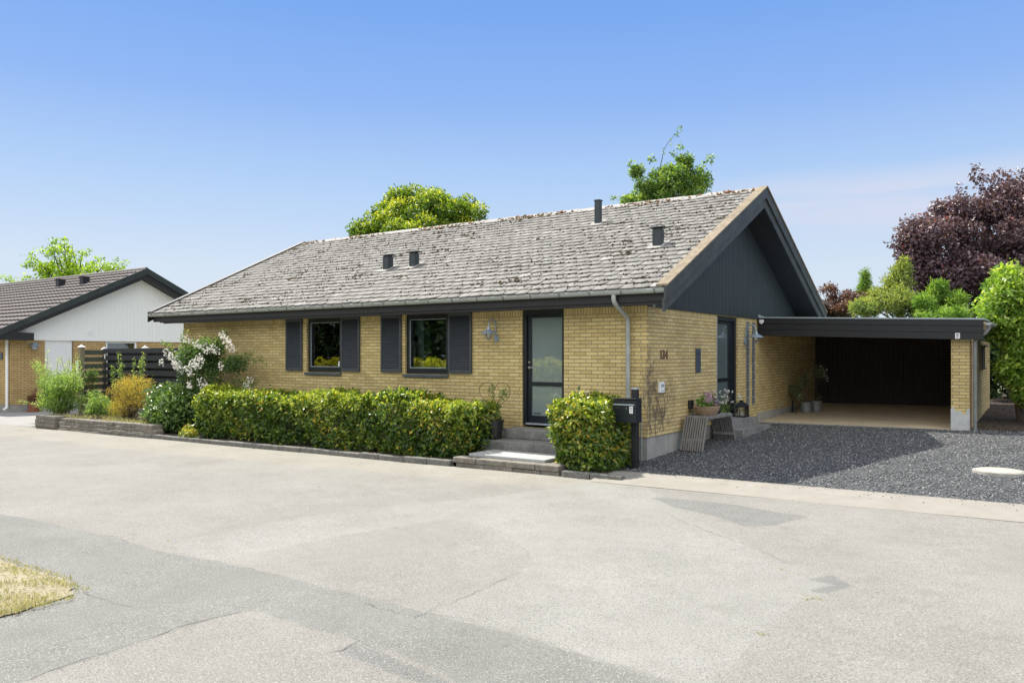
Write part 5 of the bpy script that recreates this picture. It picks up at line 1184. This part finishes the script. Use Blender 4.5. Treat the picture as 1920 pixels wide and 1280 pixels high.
for i in range(rows):
    for e, h in ((0, .085), (1, .02)):
        s = (i + e * 1.12) * sl_
        for x in xs: V.append((x - O.x, ye + s * CA - h * SA - O.y, nz_(ye) + s * SA + h * CA + .016 * math.sin(x * 2 * math.pi / .30) - O.z))
    m = len(xs); b = i * 3 * m
    for x in xs: V.append((x - O.x, ye + i * sl_ * CA - O.y, nz_(ye) + i * sl_ * SA - .02 - O.z))
    for k in range(m - 1): F.append((b + k, b + k + 1, b + m + k + 1, b + m + k)); F.append((b + 2 * m + k, b + 2 * m + k + 1, b + k + 1, b + k))
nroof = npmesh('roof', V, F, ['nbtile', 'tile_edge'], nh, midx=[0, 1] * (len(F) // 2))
mb = MB(); mb.prism([(2 * nr_ - ye, nz_(ye)), (nr_, nz_(nr_)), (nr_, nz_(nr_) - .1), (2 * nr_ - ye, nz_(ye) - .1)], 'x', -42, -24.95); mb.prism([(ye + .02, nz_(ye) - .04), (nr_, nz_(nr_) - .04), (nr_, nz_(nr_) - .12), (ye + .02, nz_(ye) - .12)], 'x', -42, -24.95); offn(mb, 'roof_deck', 'nbtile')
mb = MB(); mb.tube([(-42, nr_, nz_(nr_) + .03), (-24.95, nr_, nz_(nr_) + .03)], .09, 10); offn(mb, 'ridge_cap', 'nbtile', smooth=True)
for s in (0, 1):
    Y = lambda y: y if s == 0 else 2 * nr_ - y
    mb = MB(); mb.prism([(Y(ye), nz_(ye) + .06), (Y(nr_), nz_(nr_) + .08), (Y(nr_), nz_(nr_) - .18), (Y(ye), nz_(ye) - .18)], 'x', -24.93, -24.89); offn(mb, 'barge_board', 'nbbarge')
    mb = MB(); mb.prism([(Y(ye), nz_(ye) - .15), (Y(nr_), nz_(nr_) - .15), (Y(nr_), nz_(nr_) - .33), (Y(ye), nz_(ye) - .33)], 'x', -24.98, -24.935); offn(mb, 'barge_board', 'black')
    mb = MB(); mb.prism([(Y(ye), nz_(ye) - .30), (Y(nr_), nz_(nr_) - .30), (Y(nr_), nz_(nr_) - .34), (Y(ye), nz_(ye) - .34)], 'x', nx, -24.985); offn(mb, 'soffit', 'soffit')
mb = MB(); mb.box(-42, -24.93, ye + .0, ye + .03, nz_(ye) - .32, nz_(ye) - .02); mb.box(-42, nx, ye + .03, ny0, nzt + .01, nzt + .03); mb.box(nx, -24.95, ye + .04, ny0 + .55, nzt - .02, nz_(ye) - .05); offn(mb, 'fascia', 'black')
for x in (-27.6, -29.6):
    yv = nr_ - 1.15; mb = MB(); mb.box(x - .14, x + .14, yv - .14, yv + .14, nz_(yv) - .1, nz_(yv) + .30); mb.box(x - .17, x + .17, yv - .17, yv + .17, nz_(yv) + .301, nz_(yv) + .33); offn(mb, 'roof_vent', 'black')
mb = MB(); mb.tube([(nx - .12, ny0 - .07, nzt - .02), (nx - .12, ny0 - .07, nb + .12), (nx - .1, ny0 - .2, nb + .04)], .05, 12); offn(mb, 'downpipe', 'white', smooth=True)
mb = MB(); mb.box(nx - .09, nx - .05, 2.035, 3.04, nb + .23, nzt - .02); d_ = offn(mb, 'door', 'white', bevel=.004)
mb = MB(); mb.box(nx - .12, nx - .04, 3.042, 3.078, nb + .23, nzt - .02); offn(mb, 'door_frame', 'postwood')
mb = MB(); mb.box(nx - .05, nx - .01, 2.10, 2.13, .85, .97); mb.box(nx - .02, nx - .0, 2.10, 2.24, .93, .95); mb.box(nx - .05, nx - .03, 2.09, 2.14, 1.06, 1.12); offn(mb, 'handle', 'steel', parent=d_)
mb = MB()
for a, b, c, d in ((4.33, 4.41, 1.2, nzt - .03), (5.55, 5.63, 1.2, nzt - .03), (4.41, 5.55, 1.2, 1.28), (4.41, 5.55, nzt - .075, nzt - .03)): mb.box(nx - .10, nx - .03, a, b, c, d)
wnd = offn(mb, 'window', 'white'); mb = MB(); mb.box(nx - .07, nx - .06, 4.405, 5.555, 1.275, nzt - .07); offn(mb, 'pane', 'glass', parent=wnd)
mb = MB(); mb.box(nx - .4, nx - .35, 4.3, 5.7, 1.1, nzt); offn(mb, 'room_back', 'interior')
mb = MB(); mb.lathe((nx + .03, 3.70, nzt + .28), [(.10, 0), (.10, .02), (.07, .02), (.07, .008), (0, .008)], 20, rot=Matrix.Rotation(R(90), 3, 'Y')); offn(mb, 'gable_vent', 'white')
mb = MB(); mb.box(-26.35, -26.1, ny0 - .03, ny0 - .002, 1.62, 1.88); offn(mb, 'number_plate', 'bluegrey')
t = thing('meter_cabinet', 'white utility cabinet on the ochre brick wall beside the fence post', 'utility cabinet', (nx + .07, 3.29, 1.0)); MB().box(-.06, .06, -.16, .16, 0, .58).build('cabinet', 'white', t, bevel=.01); MB().box(.061, .066, .0, .09, .2, .42).build('window', 'frame', t)
t = thing('wall_lantern', 'dark grey dome lamp on the ochre brick wall left of the white door', 'wall lamp', (nx, 1.60, 2.10)); MB().lathe((.14, 0, 0), [(0, .16), (.06, .15), (.15, .08), (.17, .05), (.15, .05), (.10, .0), (.09, -.10), (0, -.11)], 20).build('lamp_shade', 'galv', t, smooth=True); MB().box(0, .14, -.03, .03, .02, .08).build('bracket', 'galv', t)
t = thing('terracotta_pot', 'terracotta pot with a dry reddish plant against the ochre brick wall', 'plant pot', (-25.05, 1.45, zr(-25) + .004)); bucket(t, 'terracotta', .17, .22, .34); MB().lathe((0, 0, 0), [(0, 0), (.25, 0), (.27, .04), (.24, .04), (0, .012)], 24).build('saucer', 'terracotta', t, smooth=True)
crown('foliage', 'redplant', [(0, -.10, .45, .12), (0, .08, .48, .12), (0, 0, .62, .09), (0, .02, .76, .05), (0, .16, .58, .06), (0, -.18, .55, .06)], 60, .09, 301, t, .25, .8)
shrub('ground_shrub', 'small dark shrub at the left photo edge beside the white downpipe', 'laurel', [(-26.4, .1, .05, .5, .35, .35)], 14, (.12, .2), 40, .09, 311, (-26.4, .1, zr(-26)), .5)
# ------------------------------------------------------------------ trees and shrubs beyond the houses
def ell(px, py, d, rx_, rz_, ry_=None):
    p = at(px, py, d); return (p.x, p.y, p.z, rx_, ry_ or rx_, rz_)
def tree(name, label, mat, ells, ncl, rr, per, size, seed, r0=.18, nl=16, aspect=.5, cat='tree', group=None, bark='bark', extra=[], base=None, **k):
    c = ells[0]; b = base or (c[0], c[1]); t = thing(name, label, cat, (b[0], b[1], zr(b[0]) - .1), 0, group)
    cl = clump_cloud(seed, ells, ncl, *rr) + list(extra); g = rs(seed + 5)
    trunk('trunk', t, t.location, (c[0], c[1], c[2] + c[5] * .3), r0, [cl[i] for i in g.choice(len(cl), min(nl, len(cl)), replace=False)], seed + 6, bark)
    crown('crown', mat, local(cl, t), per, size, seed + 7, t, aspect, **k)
    return t, cl
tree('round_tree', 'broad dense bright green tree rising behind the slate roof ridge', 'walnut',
     [ell(790, 420, 37, 2.6, 1.75), ell(868, 405, 37, 1.55, 1.25), ell(875, 432, 36.4, 1.35, .9), ell(830, 400, 36.4, 1.3, 1.0), ell(715, 400, 37, 1.3, .95), ell(680, 440, 36, 1.05, .85), ell(790, 375, 37, 1.9, .80), ell(750, 450, 35.6, 1.5, .9), ell(820, 440, 35.6, 1.2, .8), ell(750, 385, 37, 1.3, .9), ell(735, 425, 36, 1.3, .9), ell(780, 440, 35.8, 2.4, .9)], 190, (.32, .58), 270, .14, 401, .28, 18, .55, shell=.45, up=.7, young=.8, flat=.9, tintbias=-.04)  # high share paints sunlit clump tops over dark undersides
t, cl = tree('airy_tree', 'tall loose green tree with bare wispy top behind the chimney flue', 'airy',
     [ell(1255, 350, 32, 1.15, .95), ell(1295, 330, 32, .72, .85), ell(1215, 355, 32, .9, .6), ell(1178, 378, 32, .75, .32), ell(1300, 370, 31.6, .75, .35), ell(1285, 300, 32, .45, .45), ell(1265, 335, 31.8, .9, .7), ell(1230, 370, 31.8, 1.1, .4), ell(1310, 350, 32, .7, .7), ell(1195, 322, 32, .38, .3)], 165, (.16, .34), 92, .13, 411, .16, 22, .5, shell=.9, up=.4, young=.3,
     extra=[(*at(1276, 275, 32), .14), (*at(1263, 288, 32), .12), (*at(1330, 300, 32), .2), (*at(1328, 330, 32), .2), (*at(1180, 305, 32), .14), (*at(1222, 300, 32), .16), (*at(1150, 372, 32), .14)])
mb = MB(); o_ = Vector(t.location); tw = [at(1236, 320, 32) - o_, at(1241, 300, 32) - o_, at(1244, 283, 32) - o_, at(1252, 268, 32) - o_, at(1268, 250, 32) - o_]
mb.tube(tw, [.02, .016, .012, .01, .006], 5); mb.build('twig', 'twig', t); crown('leaves', 'airy', [(*p, .10) for p in (tw[2], tw[3] + Vector((.05, 0, .02)), tw[4], tw[4] + Vector((.12, 0, .1)))], 9, .13, 415, t, .45)

# pale tree behind the neighbour: leaves hang in sprays along arching limbs
def spray_tree(name, label, mat, base, fork, ends, seed, size, per, r=.32, r0=.2):
    t = thing(name, label, 'tree', base); o_ = Vector(base); g = rs(seed); mb = MB(); f = Vector(fork) - o_
    mb.tube([Vector((0, 0, 0)), f * .5, f], [r0, r0 * .8, r0 * .6], 8); cl = []
    for e in ends:
        e = Vector(e) - o_; q = wiggle(g, f, e, 6, .05); mb.tube(q, [r0 * .4 * (1 - .8 * j / 6) for j in range(7)], 6)
        for j in range(16):
            u = .35 + .65 * j / 15; i = min(5, int(u * 6)); p = q[i].lerp(q[i + 1], u * 6 - i); cl.append((p.x + g.normal(0, r * .7), p.y + g.normal(0, r), p.z + g.normal(0, r * .45), r * g.uniform(.5, 1)))
    mb.build('trunk', 'bark', t, smooth=True); crown('crown', mat, cl, per, size, seed + 3, t, .5, .8, up=.7, flat=.6)
bp = at(135, 520, 50)
spray_tree('pale_tree', 'airy yellow-green tree behind the brown tiled roof of the neighbouring house', 'lime', (bp.x, bp.y, -.3), at(135, 560, 50),
     [at(*p) for p in ((120, 452, 50), (135, 458, 51), (155, 470, 50), (100, 462, 49), (60, 482, 50), (75, 500, 51), (52, 492, 50), (18, 525, 50), (40, 522, 49), (90, 495, 51), (180, 488, 50), (225, 496, 50), (205, 505, 51), (240, 512, 50), (165, 500, 49), (130, 490, 51), (110, 478, 50), (195, 495, 49), (85, 520, 50), (150, 520, 50))], 421, .20, 21, .36)

tree('plum_tree', 'large dark purple leaved tree rising behind the carport roof', 'plum',
     [ell(1850, 455, 25, 1.9, 1.6), ell(1770, 465, 24.5, 1.35, 1.2), ell(1745, 430, 24.6, 1.0, .8), ell(1720, 480, 24.3, .85, .7), ell(1760, 520, 24.3, 1.2, .7), ell(1870, 500, 24.2, 1.8, 1.0), ell(1930, 430, 25, 1.9, 1.7), ell(1885, 390, 25, 1.2, .95), ell(1720, 450, 24.5, .7, .55), ell(1800, 400, 25, 1.0, .6), ell(1800, 530, 24.3, 1.6, .7), ell(1920, 530, 24.5, 1.6, .9)], 230, (.26, .5), 225, .115, 431, .25, 24, .6, shell=.6, up=.3, young=.25,
     extra=[(*at(1832, 330, 25), .22), (*at(1830, 315, 25), .12), (*at(1690, 440, 24.5), .25), (*at(1672, 458, 24.5), .15), (*at(1800, 352, 25), .15), (*at(1755, 388, 25), .2), (*at(1722, 420, 25), .18), (*at(1880, 332, 25), .3), (*at(1850, 345, 25), .3), (*at(1915, 335, 25), .3)])
def spray(name, label, mat, ells, ncl, rr, per, size, seed, cat='conifer', **k):
    return tree(name, label, mat, ells, ncl, rr, per, size, seed, .12, 10, .22, cat, droop=-.15, shell=.8, up=.2, **k)
spray('yellow_conifer', 'yellow-green conifer with ragged tiers left of the purple tree', 'conifer', [ell(1692, 492, 23, .16, .35), ell(1690, 510, 23, .32, .35), ell(1685, 530, 23, .5, .35), ell(1682, 548, 22.9, .62, .35), ell(1665, 555, 22.8, .7, .42), ell(1630, 575, 22.5, .6, .28), ell(1700, 570, 22.5, .75, .4), ell(1735, 585, 22.3, .5, .25)], 80, (.12, .26), 210, .13, 441)
spray('feathery_cypress', 'feathery bright green cypress in front of the purple tree', 'cypress', [ell(1760, 565, 22, .62, .42), ell(1795, 570, 22, .5, .5), ell(1730, 570, 21.6, .4, .35), ell(1770, 590, 21.5, .8, .3), ell(1760, 540, 22, .3, .25)], 60, (.12, .24), 210, .12, 451)
spray('slim_thuja', 'slim pointed green conifer far behind the carport roof', 'cypress', [ell(1622, 512, 38, .14, .4), ell(1622, 525, 38, .3, .5), ell(1622, 545, 38, .45, .6), ell(1622, 570, 38, .5, .7)], 34, (.14, .3), 160, .14, 461)
tree('red_shrub', 'sparse reddish brown shrub behind the gable beside the slim conifer', 'redshrub', [ell(1575, 562, 30, .85, .5), ell(1620, 562, 30, .6, .45), ell(1555, 545, 30, .5, .35), ell(1640, 575, 30, .5, .35), ell(1590, 575, 29.5, .9, .3)], 90, (.1, .22), 60, .09, 471, .08, 24, .6, 'shrub', bark='twig', shell=.9)
tree('big_laurel', 'big bright green broadleaved shrub at the right photo edge beside the carport', 'bright', [ell(1912, 590, 17.2, .80, 1.05, 1.0), ell(1880, 560, 17.2, .62, .75), ell(1872, 610, 17.2, .36, .35), ell(1915, 660, 17.0, .52, .45), ell(1940, 600, 17, .8, 1.1), ell(1900, 520, 17.4, .5, .45), ell(1915, 690, 16.9, .6, .4), ell(1960, 690, 16.8, .8, .6), ell(1935, 725, 16.8, .55, .32), ell(1955, 735, 16.7, .7, .35), ell(1888, 590, 17, .42, .6), ell(1860, 570, 17.1, .32, .3)], 200, (.16, .32), 120, .12, 481, .09, 20, .48, 'shrub', bark='twig', shell=.75, up=.3, droop=.35, young=.5, tintbias=.05)
tree('dark_shrub', 'dark evergreen mass behind the carport side wall under the bright shrub', 'darkhedge', [ell(1895, 640, 24, 1.2, 1.3), ell(1960, 620, 22, 1.5, 1.8), ell(1880, 600, 25, 1.0, 1.4)], 90, (.3, .5), 160, .18, 491, .1, 12, .4, 'shrub')
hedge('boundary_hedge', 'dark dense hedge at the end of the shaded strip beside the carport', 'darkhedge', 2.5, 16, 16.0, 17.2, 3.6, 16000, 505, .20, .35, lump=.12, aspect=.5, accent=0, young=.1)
fp_ = at(1500, 600, 33)
t = thing('distant_house', 'brown tiled house roof glimpsed behind the right end of the gable', 'house', (fp_.x, fp_.y, .2), R(25))
MB().box(-1.9, 1.9, -3, 3, -.4, 2.6).build('wall', 'brick_nb', t)
mb = MB(); mb.prism([(-2.3, 2.45), (0, 3.65), (2.3, 2.45), (2.3, 2.57), (0, 3.78), (-2.3, 2.57)], 'y', -3.3, 3.3); mb.build('roof', 'nbtile', t)

# across the road, seen mirrored in the front windows
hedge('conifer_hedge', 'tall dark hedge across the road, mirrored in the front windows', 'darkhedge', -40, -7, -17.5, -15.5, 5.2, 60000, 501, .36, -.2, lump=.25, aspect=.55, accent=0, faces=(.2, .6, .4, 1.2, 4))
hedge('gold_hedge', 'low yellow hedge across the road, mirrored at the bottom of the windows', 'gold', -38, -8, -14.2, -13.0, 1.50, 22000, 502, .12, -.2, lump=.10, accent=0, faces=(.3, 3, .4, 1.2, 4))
